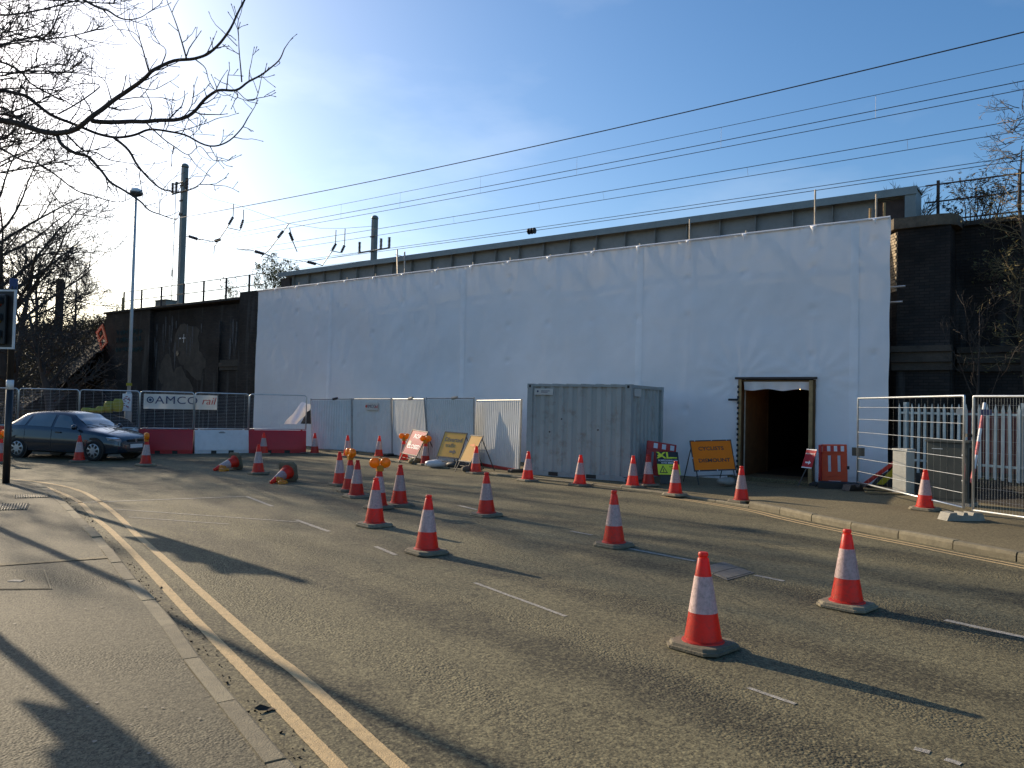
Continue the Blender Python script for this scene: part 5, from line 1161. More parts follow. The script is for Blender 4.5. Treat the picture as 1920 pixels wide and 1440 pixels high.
cones = [(1318, 1214, 'largest and nearest cone, torn white sleeve, long shadow to the right', 0, .75), (1588, 1138, 'near cone on the right, second largest', 0, .78), (800, 1037, 'near cone left of centre with a fully bright red foot', 0, .7), (1151, 1024, 'dull dusty cone just behind and left of the nearest one', 0, .8),
         (702, 986, 'cone overlapping the lamp-topped cone, beige chipped base', 0, .8), (912, 967, 'lone cone standing mid road right of the clustered cones', 0, .75), (748, 948, 'bare cone right beside the lamp-topped cone in the mid cluster', 0, .6), (710, 953, 'cone carrying an amber lamp, half hidden in the mid cluster', 0, .7),
         (668, 932, 'cone in the mid cluster overlapping a lamp-topped cone behind it', 0, .7), (655, 921, 'lamp-topped cone half hidden behind another in the mid cluster', 0, .5), (637, 910, 'leftmost upright cone of the mid cluster', 0, .9), (484, 889, 'upright cone beside the two toppled ones', 0, .8),
         (148, 866, 'cone in front of the blue car door', 0, .7), (273, 873, 'lamp-topped cone in front of the blue car bumper', 0, .9), (-1, 868, 'cone cut off by the left edge beside the signal post', 0, .3),
         (494, 852, 'small far cone in front of the right red barrier', 0, .3), (590, 852, 'far cone in front of the first hoarding panel, left', 0, .2), (652, 857, 'far cone at the joint of the first two hoarding panels', 0, .4), (710, 858, 'far cone in front of the second hoarding panel', 0, .9), (757, 865, 'lamp-topped cone left of the red road closed sign', 0, .7),
         (797, 872, 'lamp-topped cone between the red and yellow signs', 0, .6), (892, 888, 'cone at the right of the narrow yellow sign', 0, .7), (989, 902, 'cone at the left corner of the grey container', .0, .7), (1087, 911, 'cone in front of the middle of the container', 0, .8), (1186, 914, 'cone at the right corner of the container', .03, .7),
         (1216, 911, 'shaded cone tucked beside the container end', .05, .3), (1266, 929, 'cone in front of the black and yellow board', .03, .75), (1390, 942, 'scuffed cone at the kerb below the tunnel', .04, .6), (1734, 956, 'cone on the pavement behind the right mesh panel', .12, .7)]
for x, y, lb, z, rz in cones:
    o = put_cone(x, y, lb, z, rz)
top = lambda x, y, z=0.0: G(x, y, z) + Vector((0, 0, .665))
put_lamp(top(710, 953) , R(25), 'amber twin lamp on the mid cluster cone, lenses turned sideways'); put_lamp(top(655, 921), R(-55), 'amber twin lamp on the hidden cone of the mid cluster'); put_lamp(top(273, 873), R(-60), 'amber twin lamp in front of the blue car bumper')
put_lamp(top(-1, 868), R(10), 'amber lamp at the left edge beside the signal post'); put_lamp(top(757, 865), R(-20), 'amber lamp left of the red road closed sign'); put_lamp(top(797, 872), R(-25), 'amber lamp between the red and yellow signs')
# toppled cones: lying on the edge of base and tip
def toppled(px_tip, px_base, label, lamp_label, yaw_extra=0.0, lamp_rot=None):
    a = G(*px_tip); b_ = G(*px_base); d = a - b_; yaw = math.atan2(d.y, d.x)
    tilt = math.asin(min(1, (.235 - .03) / .75))
    rot = (Matrix.Rotation(yaw, 3, 'Z') @ Matrix.Rotation(math.pi / 2 + tilt, 3, 'Y')).to_euler()
    o = put_cone(0, 0, label, loc=b_ + Vector((0, 0, .235)), rot=rot)
    axis = (Vector((math.cos(yaw), math.sin(yaw), 0)) * math.cos(tilt) - Vector((0, 0, math.sin(tilt))))
    side = Vector((-math.sin(yaw), math.cos(yaw), 0))
    if side.y > 0: side = -side
    put_lamp(b_ + axis * .46 + side * .22 + Vector((0, 0, .12 - b_.z)), 0, lamp_label, (R(70), R(20), yaw + .9))
# first lies with its open foot towards the camera side
toppled((402, 883), (443, 880), 'toppled cone on its side, glowing orange foot towards the camera', 'amber lamp lying beside the far toppled cone')
toppled((478, 912), (541, 902), 'toppled cone with its dark base standing on edge', 'amber lamp lying against the nearer toppled cone')

# ================================================================== LAMP COLUMN AND SIGNALS
lb_ = at(243, 700, 29.2); lx, ly = lb_.x, 29.2
lp = thing('lamp_column', 'tall grey street lamp column with round lantern behind the blue car', 'street lamp', (lx, ly, 0), 0); 
HT_ = at(250, 366, 29.2).z
dx = (at(252, 366, 29.2).x - at(241, 740, 29.2).x) * .12
MB().lathe([(.125, 0), (.125, 1.95), (.10, 2.02), (.065, 2.08)], 16).build('base_section', M_postgrey, lp, smooth=True)
MB().tube([(0, 0, 2.05), (dx * .5, 0, HT_ * .55), (dx, 0, HT_)], [.065, .058, .045], 12).build('shaft', M_postgrey, lp, smooth=True)
MB().lathe([(.05, -.06), (.20, .0), (.24, .06), (.22, .10)], 18, Matrix.Translation((dx, 0, HT_))).build('lantern_body', M_signframe, lp, smooth=True)
MB().lathe([(.22, .10), (.23, .15), (.17, .23), (.08, .27), (.01, .28)], 18, Matrix.Translation((dx, 0, HT_))).build('lantern_cover', M_white, lp, smooth=True)
MB().lathe([(.10, 2.30), (.10, 2.40)], 14).build('yellow_band', M_yellowbag, lp)
MB().box(-.17, .17, -.135, -.127, 1.35, 2.0).build('poster', M_inkwhite, lp)
random.seed(6); b = MB()
for k in range(16): x, z = random.uniform(-.14, .10), random.uniform(1.45, 1.9); b.box(x, x + random.uniform(.03, .09), -.1385, -.1355, z, z + random.uniform(.02, .05))
b.build('poster_print', mat('maroon print', (.28, .03, .06), .5), lp)
def signal(label, loc, face_yaw, head_off, h=3.92, n_head=1):
    t = thing('traffic_signal', label, 'traffic signal', loc, 0, 'traffic signals')
    MB().lathe([(.066, 0), (.066, 1.86)], 14).build('post', M_blackpaint, t, smooth=True); MB().lathe([(.068, 1.862), (.068, 2.05)], 14).build('white_band', M_white, t, smooth=True)
    MB().lathe([(.060, 2.052), (.060, h), (.03, h + .05)], 14).build('upper_post', M_blackpaint, t, smooth=True)
    MB().box(-.07, .05, -.055, .055, h - .05, h + .16, None, .01).build('detector', M_blue, t)
    T = Matrix.Rotation(face_yaw, 4, 'Z') @ Matrix.Translation((head_off, -.12, 0)); z0, z1 = 2.66, 3.84
    hw = .30
    MB().box(-hw, hw, -.012, .012, z0, z1, T).build('backing_board', M_black, t)
    f = MB(); e = .035
    f.box(-hw - .002, -hw + e, -.018, .0165, z0, z1, T); f.box(hw - e, hw + .002, -.018, .0165, z0, z1, T); f.box(-hw + e, hw - e, -.018, .0165, z1 - e, z1, T); f.box(-hw + e, hw - e, -.018, .0165, z0, z0 + e, T); f.build('white_border', M_white, t)
    MB().box(-.15, .15, -.10, -.0185, z0 + .10, z1 - .10, T, .02).build('lamp_housing', M_black, t)
    for k, m_ in enumerate((M_lens_grn, M_lens_amb, M_lens_red)):
        zc = z0 + .26 + k * .33; Tl = T @ Matrix.Translation((0, -.10, zc)) @ FRONT
        MB().lathe([(.105, 0), (.095, .012), (.05, .022)], 20, Tl).build('lens', m_, t, smooth=True)
        b = MB(); vs = []; fs = []
        for i in range(15):
            a = R(-20 + 220 * i / 14)
            for r_, d in ((.115, 0), (.118, .20 if 2 < i < 12 else .12)): vs.append((r_ * math.cos(a), r_ * math.sin(a), d))
        for i in range(14): fs.append((2 * i, 2 * i + 2, 2 * i + 3, 2 * i + 1))
        b.add(vs, fs, Tl).build('visor', M_black, t)
    for z in (z0 + .15, z1 - .15): MB().tube([(0, 0, z), tuple(T @ Vector((0, .0, z)))], .02, 6).build('bracket', M_black, t)
    return t
g0 = G(11, 906, .118); signal('black traffic signal post with white band and white bordered head at the left edge', g0, R(-8), -.14)
signal('black traffic signal standing left of the view, its shadow on the near pavement', (-7.55, 9.20, .118), R(-18), .02, 4.0)
l2 = thing('lamp_column', 'grey lamp column left of the view, its shadow crossing the pavement', 'street lamp', (-10.1, 13.36, .118), 0)
MB().lathe([(.09, 0), (.09, 1.6), (.065, 1.65), (.05, 8.0)], 12).build('shaft', M_postgrey, l2, smooth=True); MB().box(-.2, .5, -.12, .12, 8.0, 8.14, None, .03).build('lantern', M_postgrey, l2)

# ================================================================== BLUE CAR
def lerp_tab(tab, x):
    if x <= tab[0][0]: return tab[0][1]
    for (a, va), (b_, vb) in zip(tab, tab[1:]):
        if x <= b_:
            t = (x - a) / (b_ - a); t = t * t * (3 - 2 * t) * .5 + t * .5; return va + (vb - va) * t
    return tab[-1][1]
ZT = [(-2.0, .80), (-1.96, .90), (-1.88, .965), (-1.78, 1.0), (-1.38, 1.27), (-1.2, 1.345), (-.9, 1.395), (-.4, 1.425), (.1, 1.405), (.38, 1.345), (.65, 1.19), (1.05, .96), (1.25, .915), (1.6, .85), (1.9, .765), (2.03, .69), (2.10, .60), (2.13, .50)]
WB = [(-2.0, .62), (-1.94, .74), (-1.7, .82), (-1.2, .85), (0, .855), (1.2, .845), (1.6, .82), (1.9, .74), (2.03, .64), (2.10, .52), (2.13, .42)]
ZB = [(-2.0, .30), (-1.9, .26), (-1.5, .20), (1.6, .19), (2.0, .21), (2.13, .26)]
BELT = [(-2.0, .74), (-1.9, .90), (-1.7, .945), (-1.0, .925), (0, .90), (.9, .875), (1.2, .85), (1.6, .79), (1.9, .71), (2.05, .62), (2.13, .46)]
WG = [(-2.0, .58), (-1.9, .66), (-1.75, .66), (-1.35, .58), (-.9, .565), (-.2, .57), (.3, .565), (.6, .61), (1.05, .70), (1.3, .72), (1.7, .68), (2.0, .54), (2.13, .36)]
def section(x):
    w, zb, bz, zt, wg = lerp_tab(WB, x), lerp_tab(ZB, x), lerp_tab(BELT, x), lerp_tab(ZT, x), lerp_tab(WG, x)
    bz = min(bz, zt - .012)
    ge = zt - min(.07, (zt - bz) * .45)
    h = bz - zb
    return [(0, zb), (w * .86, zb), (w * .965, zb + h * .06), (w * .985, zb + h * .25), (w, zb + h * .45), (w * 1.0, zb + h * .62), (w * .992, zb + h * .66), (w * .985, zb + h * .86), (w * .955, bz), ((w * .955 + wg) / 2 + .012, (bz + ge) / 2), (wg, ge), (wg * .86, zt - .018), (wg * .5, zt), (0, zt + .006)]
xs = [-2.0, -1.97, -1.93, -1.88, -1.8, -1.7, -1.55, -1.38, -1.2, -1.0, -.8, -.5, -.2, .1, .38, .5, .65, .85, 1.05, 1.2, 1.4, 1.6, 1.75, 1.9, 1.97, 2.03, 2.08, 2.11, 2.13]
pr_, pf_ = Vector((-14.62, 23.08, 0)), Vector((-12.03, 22.52, 0)); hd = (pf_ - pr_).normalized(); yaw = math.atan2(hd.y, hd.x)
# the tyres nearest the camera stand on pr_/pf_; centre line lies .76 m to the car's left
org = pr_ + hd * 1.25 + Vector((-hd.y, hd.x, 0)) * .76
car = thing('hatchback_car', 'dark blue five door hatchback car driving in front of the barriers', 'car', org, yaw)
b = MB(); vs = []; fs = []; secs = [section(x) for x in xs]; n = len(secs[0])
ring = 2 * n - 2
for x, s_ in zip(xs, secs):
    vs += [(x, -y, z) for y, z in s_]; vs += [(x, y, z) for y, z in s_[-2:0:-1]]
for i in range(len(xs) - 1):
    for j in range(ring): j2 = (j + 1) % ring; fs.append((i * ring + j, (i + 1) * ring + j, (i + 1) * ring + j2, i * ring + j2))
fs += [tuple(range(ring)), tuple(range(len(xs) * ring - 1, (len(xs) - 1) * ring - 1, -1))]
body = b.add(vs, fs).build('body', M_carpaint, car, angle=50)
bm = bmesh.new(); bm.from_mesh(body.data); bmesh.ops.recalc_face_normals(bm, faces=bm.faces); bm.to_mesh(body.data); bm.free()
def side_pt(x, t, s_, off=.008):
    sec = section(x); a, m_, c_ = Vector(sec[8]), Vector(sec[9]), Vector(sec[10]); p = a.lerp(m_, t * 2) if t < .5 else m_.lerp(c_, t * 2 - 1)
    return (x, s_ * (p.x + off), p.y + off * .3)
def side_win(name, quad, s_, m_, off=.008, parent=None):
    """quad of (x,t): lower-front, lower-rear, upper-rear, upper-front"""
    vs = []; fs = []; N_ = 6
    for i in range(N_ + 1):
        for k in range(N_ + 1):
            u_, v_ = i / N_, k / N_; lo_ = [quad[0][q] + (quad[1][q] - quad[0][q]) * u_ for q in (0, 1)]; hi_ = [quad[3][q] + (quad[2][q] - quad[3][q]) * u_ for q in (0, 1)]
            vs.append(side_pt(lo_[0] + (hi_[0] - lo_[0]) * v_, lo_[1] + (hi_[1] - lo_[1]) * v_, s_, off))
    for i in range(N_):
        for k in range(N_): a = i * (N_ + 1) + k; fs.append((a, a + 1, a + N_ + 2, a + N_ + 1))
    return MB().add(vs, fs).build(name, m_, parent or car, smooth=True)
for s_ in (-1, 1):
    side_win('side_window', [(.84, .10), (-.04, .10), (-.04, .92), (.36, .92)], s_, M_glass); side_win('side_window', [(-.13, .10), (-.98, .10), (-.86, .92), (-.13, .92)], s_, M_glass); side_win('side_window', [(-1.06, .12), (-1.50, .10), (-1.22, .80), (-.95, .90)], s_, M_glass)
    for x in (.92, -.085, -1.02): MB().tube([(x + .0, s_ * (lerp_tab(WB, x) * q + .003), z) for q, z in ((.975, .30), (1.0, .50), (.998, .62), (.985, .80), (.965, .885))], .006, 4).build('door_seam', M_black, car)
    for x in (-.02 + .10, -.80): MB().box(x - .09, x + .09, -.015, .015, -.018, .018, Matrix.Translation((x, s_ * (.85 + .012), .80))).build('door_handle', M_carpaint, car)
    MB().box(-1.55 + 2.5, -1.55 + .65, -.010, .010, -.025, .025, Matrix.Translation((0, s_ * .857, .50))).build('rub_strip', M_carpaint, car)
    mr = MB(); mr.lathe([(.02, -.10), (.07, -.07), (.08, 0), (.07, .07), (.02, .10)], 12, Matrix.Translation((.78, s_ * .93, .965)) @ Matrix.Rotation(math.pi / 2, 4, 'X') @ Matrix.Diagonal((.7, 1, 1, 1))); mr.build('door_mirror', M_carpaint, car, smooth=True)
    # headlamp and tail lamp shells
    vs = []
    hp_ = [(1.72, .62, .70), (1.96, .60, .70), (2.055, .44, .66), (2.075, .42, .585), (1.99, .60, .585), (1.78, .72, .60)]
    q_ = []
    for x, y, z in hp_:
        sec = section(x); w = lerp_tab(WB, x); q_.append((x + .012, s_ * (min(w, y + .22) + .008), z))
    MB().add(q_ + [(1.93, s_ * .77, .66)], [(i, (i + 1) % 6, 6) for i in range(6)]).build('headlamp', M_chrome, car)
    w_ = lerp_tab(WB, -1.86); MB().box(-1.95, -1.80, s_ * w_ - .05, s_ * w_ + .006, .62, .92, None, .01).build('tail_lamp', M_inkred, car)
def top_pane(name, x0, x1, w0, w1, inset=.012):
    vs = []; fs = []; N_, K_ = 8, 8
    for i in range(N_ + 1):
        x = x0 + (x1 - x0) * i / N_; hw = w0 + (w1 - w0) * i / N_
        sec = section(x)
        for k in range(K_ + 1):
            y = -hw + 2 * hw * k / K_; ay = abs(y); z = None
            pts = sec[9:]
            for (ya, za), (yb, zb_) in zip(pts, pts[1:]):
                if yb <= ay <= ya + 1e-6: z = zb_ + (za - zb_) * ((ay - yb) / max(1e-6, ya - yb)); break
            if z is None: z = sec[10][1]
            vs.append((x, y, z + inset))
    for i in range(N_):
        for k in range(K_): a = i * (K_ + 1) + k; fs.append((a, a + K_ + 1, a + K_ + 2, a + 1))
    return MB().add(vs, fs).build(name, M_glass, car, smooth=True)
top_pane('windscreen', 1.02, .40, .62, .50); top_pane('rear_window', -1.74, -1.36, .58, .50)
for x, w_ in ((-1.25, .845), (1.36, .84)):
    for s_ in (-1, 1):
        T = Matrix.Translation((x, s_ * (w_ + .006), .295)) @ Matrix.Rotation(-s_ * math.pi / 2, 4, 'X')
        MB().lathe([(.352, -.22), (.352, 0)], 26, Matrix.Translation((x, s_ * (w_ - .002), .33)) @ Matrix.Rotation(-s_ * math.pi / 2, 4, 'X')).build('wheel_arch', M_black, car)
        wh = MB().lathe([(.20, -.19), (.285, -.18), (.298, -.14), (.298, -.03), (.285, .008), (.255, .016), (.215, .008), (.21, -.01)], 28, T).build('wheel', M_tyre, car, smooth=True)
        MB().lathe([(.212, -.012), (.20, .012), (.10, .018), (.0, .022)], 28, T, cap=False).build('wheel_trim', M_rim, wh, smooth=True)
        for k in range(8):
            a = 2 * math.pi * k / 8; MB().prism([(-.022, .10), (.022, .10), (.045, .175), (0, .195), (-.045, .175)], .006, T @ Matrix.Rotation(a, 4, 'Z'), z0=.0165).build('trim_hole', M_black, wh)
MB().box(2.085, 2.125, -.33, .33, .56, .63).build('grille', M_black, car); MB().box(2.128, 2.142, -.26, .26, .38, .49).build('number_plate', M_inkwhite, car); MB().box(2.10, 2.132, -.38, .38, .27, .34).build('lower_grille', M_black, car)
MB().lathe([(.05, 0), (.05, .01)], 14, Matrix.Translation((2.115, 0, .595)) @ Matrix.Rotation(math.pi / 2, 4, 'Y')).build('badge', M_rim, car)
for s_ in (-.3, .25): MB().tube([(1.06, s_, .985), (.92, s_ - .35, 1.06)], .008, 4).build('wiper', M_black, car)

# ================================================================== TREES AND PLANTS
def rvec(rn): return Vector((rn.gauss(0, 1), rn.gauss(0, 1), rn.gauss(0, 1))).normalized()
def grow(mb, p, d, length, r, level, rn, kids, up=.12, wob=.28, sides=4, tips=None, minr=.004):
    seg = max(3, 6 - (3 - level)); pts = [p.copy()]; rs = [r]; d = d.normalized()
    for i in range(seg):
        d = (d + rvec(rn) * wob * .55 + Vector((0, 0, up))).normalized(); p = p + d * (length / seg); pts.append(p.copy()); rs.append(max(minr, r * (1 - .72 * (i + 1) / seg)))
    mb.tube(pts, rs, sides if level > 1 else 3, False)
    if tips is not None and level <= 1: tips.append((pts[-1], d))
    if level > 0:
        for k in range(kids[level]):
            t = .22 + .78 * (k + rn.random()) / kids[level]; i = min(seg - 1, int(t * seg)); q = pts[i].lerp(pts[i + 1], t * seg - i)
            ax = (pts[i + 1] - pts[i]).normalized(); sd = rvec(rn); sd = (sd - ax * sd.dot(ax)).normalized(); ang = rn.uniform(.5, 1.0)
            grow(mb, q, ax * math.cos(ang) + sd * math.sin(ang), length * rn.uniform(.38, .62) * (1.15 - .4 * t), max(minr, rs[i] * .55), level - 1, rn, kids, up, wob, sides, tips, minr)
def bare_tree(name, label, base, height, seed, r, kids, lean=Vector((0, 0, 1)), limb=.55, up=.10, minr=.009, m=None, group='bare trees', trunk_top=.9, spread=(.55, 1.15), cat='tree'):
    rn = random.Random(seed); t = thing(name, label, cat, base, 0, group); m = m or M_bark_far
    tr = MB(); p = Vector(); d = lean.normalized(); pts = [p.copy()]; rs = [r]; N_ = 9
    for i in range(N_): d = (d + rvec(rn) * .07 + Vector((0, 0, .05))).normalized(); p = p + d * height * trunk_top / N_; pts.append(p.copy()); rs.append(r * (1 - .82 * (i + 1) / N_))
    tr.tube(pts, rs, 9); tr.build('trunk', m, t, smooth=True)
    cr_ = MB(); nl = kids[-1]
    for k in range(nl):
        f = .22 + .76 * (k + rn.random()) / nl; i = min(N_ - 1, int(f * N_)); q = pts[i].lerp(pts[i + 1], f * N_ - i); a = rn.uniform(0, 2 * math.pi); el = rn.uniform(*spread)
        dd = Vector((math.cos(a) * math.sin(el), math.sin(a) * math.sin(el), math.cos(el)))
        grow(cr_, q, dd, height * limb * (1.15 - .75 * f) * rn.uniform(.75, 1.1), rs[i] * .48, 3, rn, kids, up, .26, 5, None, minr)
    cr_.build('crown', m, t)
    return t
tb = at(14, 640, 34); bare_tree('bare_tree', 'tall bare tree with dense twigs at the left edge beyond the barriers', Vector((tb.x, 34, 1.6)), 14.0, 5, .24, [0, 4, 5, 6, 26], limb=.42, up=.03, minr=.008)
tb = at(70, 620, 40); bare_tree('bare_tree', 'low bare bushy tree on the embankment at the left', Vector((tb.x, 40, 4.6)), 5.5, 12, .10, [0, 4, 5, 6, 16], limb=.62, up=.05, minr=.008)
tb = at(140, 620, 43); bare_tree('bare_tree', 'small bare thorn tree on the embankment near the abutment', Vector((tb.x, 43, 5.0)), 4.2, 13, .08, [0, 4, 5, 6, 14], limb=.62, up=.02, minr=.008)
tb = at(-60, 620, 40); bare_tree('bare_tree', 'bare tree just outside the left edge of the view', Vector((tb.x - 1, 40, 3.6)), 11.0, 22, .2, [0, 4, 5, 6, 20], limb=.45, up=.03, minr=.009)
# trees further left along the road: they dapple the carriageway
for k, (x, y, h, sd) in enumerate(((-26, 27.5, 10.5, 31), (-21.5, 33.0, 9, 32), (-33, 30.5, 12, 33), (-29, 37, 11, 34), (-17.5, 29.6, 5.5, 35))):
    bare_tree('bare_tree', ('bare roadside tree out of view to the left, nearest the road', 'bare roadside tree out of view, behind the barriers', 'tallest bare roadside tree out of view to the left', 'bare tree out of view at the embankment foot', 'young bare tree behind the barriers left of the car')[k], Vector((x, y, .1)), h, sd, .2, [0, 4, 5, 5, 18], limb=.45, up=.04, minr=.010)

def twig(mb, p, d, length, r, level, rn):
    d = d.normalized(); pts = [p.copy()]; rs = [r]; L = 0.0; cv = rvec(rn) * .12
    while L < length:
        st = rn.uniform(.05, .10); d = (d + rvec(rn) * .26 + Vector((0, 0, .10)) + cv).normalized(); p = p + d * st; L += st; pts.append(p.copy()); rs.append(max(.0036, r * (1 - .5 * L / length)))
        if level > 0 and L < length * .92 and rn.random() < .40:
            sd = rvec(rn); sd = (sd - d * sd.dot(d)).normalized(); an = rn.uniform(.6, 1.1); twig(mb, p, d * math.cos(an) + sd * math.sin(an), (length - L) * rn.uniform(.3, .7) + .04, rs[-1] * .85, level - 1, rn)
    pts.append(p + d * .015); rs.append(.0062); pts.append(p + d * .03); rs.append(.003)
    mb.tube(pts, rs, 4, False)
# ---- near tree whose branches hang into the upper left: limbs follow the photograph, about ten metres away
nr = thing('overhanging_tree', 'near bare tree whose dark branches hang into the upper left of the sky', 'tree', (-11.4, 9.7, .1), 0)
rn = random.Random(77)
ntr = MB(); ntr.tube([(0, 0, 0), (.05, .05, 1.2), (-.05, 0, 2.8), (.0, -.05, 4.3), (.1, 0, 6.0), (.0, .1, 8.0), (-.1, .1, 10.0)], [.30, .25, .22, .20, .16, .10, .05], 12); ntr.build('trunk', M_bark, nr, smooth=True)
BR = [  # (zoomed picture points, start radius, depth start, depth end)
 ([(-20, 770), (150, 800), (300, 848), (430, 855), (540, 790), (650, 700), (760, 622), (860, 556), (940, 500), (1000, 445), (1120, 392), (1250, 375), (1350, 340), (1440, 240), (1500, 150), (1570, 0)], .055, 10.2, 9.4, 4.6),
 ([(590, 775), (700, 782), (850, 780), (1000, 780), (1150, 768), (1250, 720), (1330, 630), (1400, 582), (1520, 585), (1600, 520), (1700, 462), (1790, 390), (1822, 315)], .032, 10.0, 9.5, None),
 ([(-20, 585), (150, 612), (250, 680), (350, 750), (480, 800), (620, 860), (740, 885), (860, 870), (960, 838), (1100, 846), (1220, 880), (1350, 940), (1450, 920), (1550, 840), (1602, 755)], .036, 10.6, 10.0, 4.9),
 ([(365, 868), (400, 930), (480, 985), (560, 1005), (640, 1090), (720, 1172), (820, 1240), (900, 1295), (960, 1350), (1050, 1385), (1120, 1410)], .026, 10.1, 9.8, None),
 ([(730, 885), (830, 970), (880, 1060), (960, 1150), (1050, 1220), (1180, 1236), (1290, 1192), (1342, 1095)], .020, 10.3, 9.9, None),
 ([(-20, 395), (130, 460), (200, 540), (300, 595), (400, 640), (470, 680), (600, 715)], .028, 10.8, 10.9, 5.6),
 ([(-20, 175), (120, 222), (280, 250), (380, 292), (490, 320), (615, 288)], .022, 10.9, 10.6, 6.5),
 ([(480, -30), (600, 30), (690, 70), (760, 112), (830, 126), (910, 110), (965, 72)], .018, 9.8, 9.6, None),
 ([(-20, 955), (120, 1020), (240, 1052), (340, 1112), (440, 1192), (530, 1240), (640, 1270), (760, 1300), (822, 1285)], .024, 10.6, 10.5, 4.4),
 ([(-20, 685), (100, 742), (200, 812), (330, 850)], .036, 10.4, 10.2, 4.7),
 ([(270, 255), (340, 180), (380, 80), (392, -20)], .014, 10.8, 10.5, None),
 ([(-20, 290), (130, 425), (300, 432), (450, 382), (560, 440)], .018, 11.0, 10.9, 6.0),
 ([(100, 462), (300, 460), (480, 470), (640, 492)], .015, 10.8, 10.6, None),
 ([(-20, 20), (100, 100), (250, 122), (330, 200), (440, 320), (500, 400)], .020, 11.1, 10.9, 7.0),
 ([(420, 860), (530, 960), (620, 980), (700, 1030), (800, 1045), (910, 1052)], .014, 10.2, 10.0, None),
 ([(940, 790), (1040, 880), (1120, 940), (1210, 990), (1290, 940), (1370, 1030), (1440, 1035)], .010, 10.0, 9.7, None),
 ([(960, 470), (920, 340), (890, 240), (850, 205)], .012, 9.8, 9.6, None),
 ([(1040, 425), (1065, 320), (985, 250)], .009, 9.7, 9.6, None),
 ([(1195, 378), (1155, 240), (1110, 90), (1078, 15)], .012, 9.6, 9.4, None),
 ([(1250, 375), (1320, 440), (1340, 520), (1380, 580)], .008, 9.6, 9.6, None),
 ([(1555, 530), (1540, 300), (1530, 160)], .010, 9.6, 9.5, None),
 ([(1530, 290), (1420, 190)], .006, 9.6, 9.5, None),
 ([(1530, 590), (1580, 635), (1640, 635), (1665, 550)], .006, 9.6, 9.5, None),
 ([(380, 730), (640, 560), (480, 545), (260, 660)], .012, 10.7, 10.8, None),
 ([(760, 640), (900, 625), (1020, 625), (1120, 648)], .009, 10.0, 9.9, None),
 ([(880, 560), (980, 575), (1080, 530)], .009, 9.9, 9.8, None),
 ([(720, 650), (690, 540), (640, 490)], .009, 10.0, 10.1, None),
 ([(1120, 850), (1240, 820), (1310, 800), (1385, 765)], .008, 10.0, 9.8, None),
 ([(560, 990), (620, 830), (660, 780)], .009, 10.1, 10.2, None),
 ([(-20, 880), (140, 960), (260, 1130), (380, 1300), (450, 1360), (570, 1390)], .018, 10.9, 11.0, 4.2),
 ([(-20, 120), (80, 60), (180, -20)], .016, 11, 10.8, 6.8), ([(-20, 520), (100, 500), (260, 560), (420, 560)], .012, 10.9, 11, None), ([(-20, 240), (160, 300), (300, 380)], .014, 11, 11.1, 6.2)]
crb = MB(); z_ = 560 / 1920.0
for ip_, (pts, r0, d0, d1, tz) in enumerate(BR):
    P_ = []
    n = len(pts)
    for i, (x, y) in enumerate(pts): P_.append(at(x * z_, y * z_, d0 + (d1 - d0) * i / (n - 1) + .10 * math.sin(i * 1.3 + ip_)) - Vector((-11.4, 9.7, .1)))
    if tz is not None:
        a = Vector((0, 0, tz - .6)); P_ = [a.lerp(P_[0], k / 8) + Vector((0, 0, .25 * math.sin(k / 8 * math.pi))) for k in range(8)] + P_
    sm = smooth_line(P_, 4); L_ = len(sm)
    rs = [max(.005, r0 * (1 - .80 * (i / (L_ - 1)))) for i in range(L_)]
    sm = [p + Vector((noise.noise(p * 3), noise.noise(p * 3 + Vector((5, 0, 0))), noise.noise(p * 3 + Vector((0, 5, 0))))) * .02 for p in sm]
    crb.tube(sm, rs, 7 if r0 > .02 else 5, False)
    # side shoots, alternating, zigzag with knobbly tips
    acc = rn.uniform(.05, .2)
    for i in range(3, L_ - 1):
        acc -= (sm[i] - sm[i - 1]).length
        if acc > 0: continue
        acc = rn.uniform(.07, .26); ax = (sm[i] - sm[i - 1]).normalized(); k = rn.choice((-1, 1, 1)); sd = Vector((rn.uniform(-.4, .4), rn.uniform(-.8, .8), k * rn.uniform(.5, 1))); sd = (sd - ax * sd.dot(ax)).normalized(); an = rn.uniform(.6, 1.15)
        twig(crb, sm[i], ax * math.cos(an) + sd * math.sin(an), rn.choice((.08, .15, .25, .38, .5)) * (1.0 if r0 > .011 else .6), max(.0062, min(rs[i] * .5, .010)), 2, rn)
    twig(crb, sm[-1], (sm[-1] - sm[-2]).normalized(), .22, rs[-1], 1, rn)
for k in range(20):
    z = rn.uniform(4.4, 9.4); p0 = Vector((.0, .0, z - 1.2)); e0 = Vector((rn.uniform(3.4, 4.9), rn.uniform(.2, 2.6), z + rn.uniform(-.5, .6)))
    pl = smooth_line([p0] + [p0.lerp(e0, q / 5) + rvec(rn) * .16 for q in range(1, 5)] + [e0, e0 + Vector((.5, rn.uniform(-.2, .2), rn.uniform(.0, .25)))], 5)
    crb.tube(pl, [max(.006, .030 * (1 - .78 * q / (len(pl) - 1))) for q in range(len(pl))], 5, False)
    for q in range(8, len(pl) - 1):
        for _ in range(2):
            ax = (pl[q] - pl[q - 1]).normalized(); sd = rvec(rn); sd = (sd - ax * sd.dot(ax)).normalized(); an = rn.uniform(.5, 1.1); twig(crb, pl[q], ax * math.cos(an) + sd * math.sin(an), rn.uniform(.15, .7), .0075, 2, rn)
crb.build('crown', M_bark, nr)

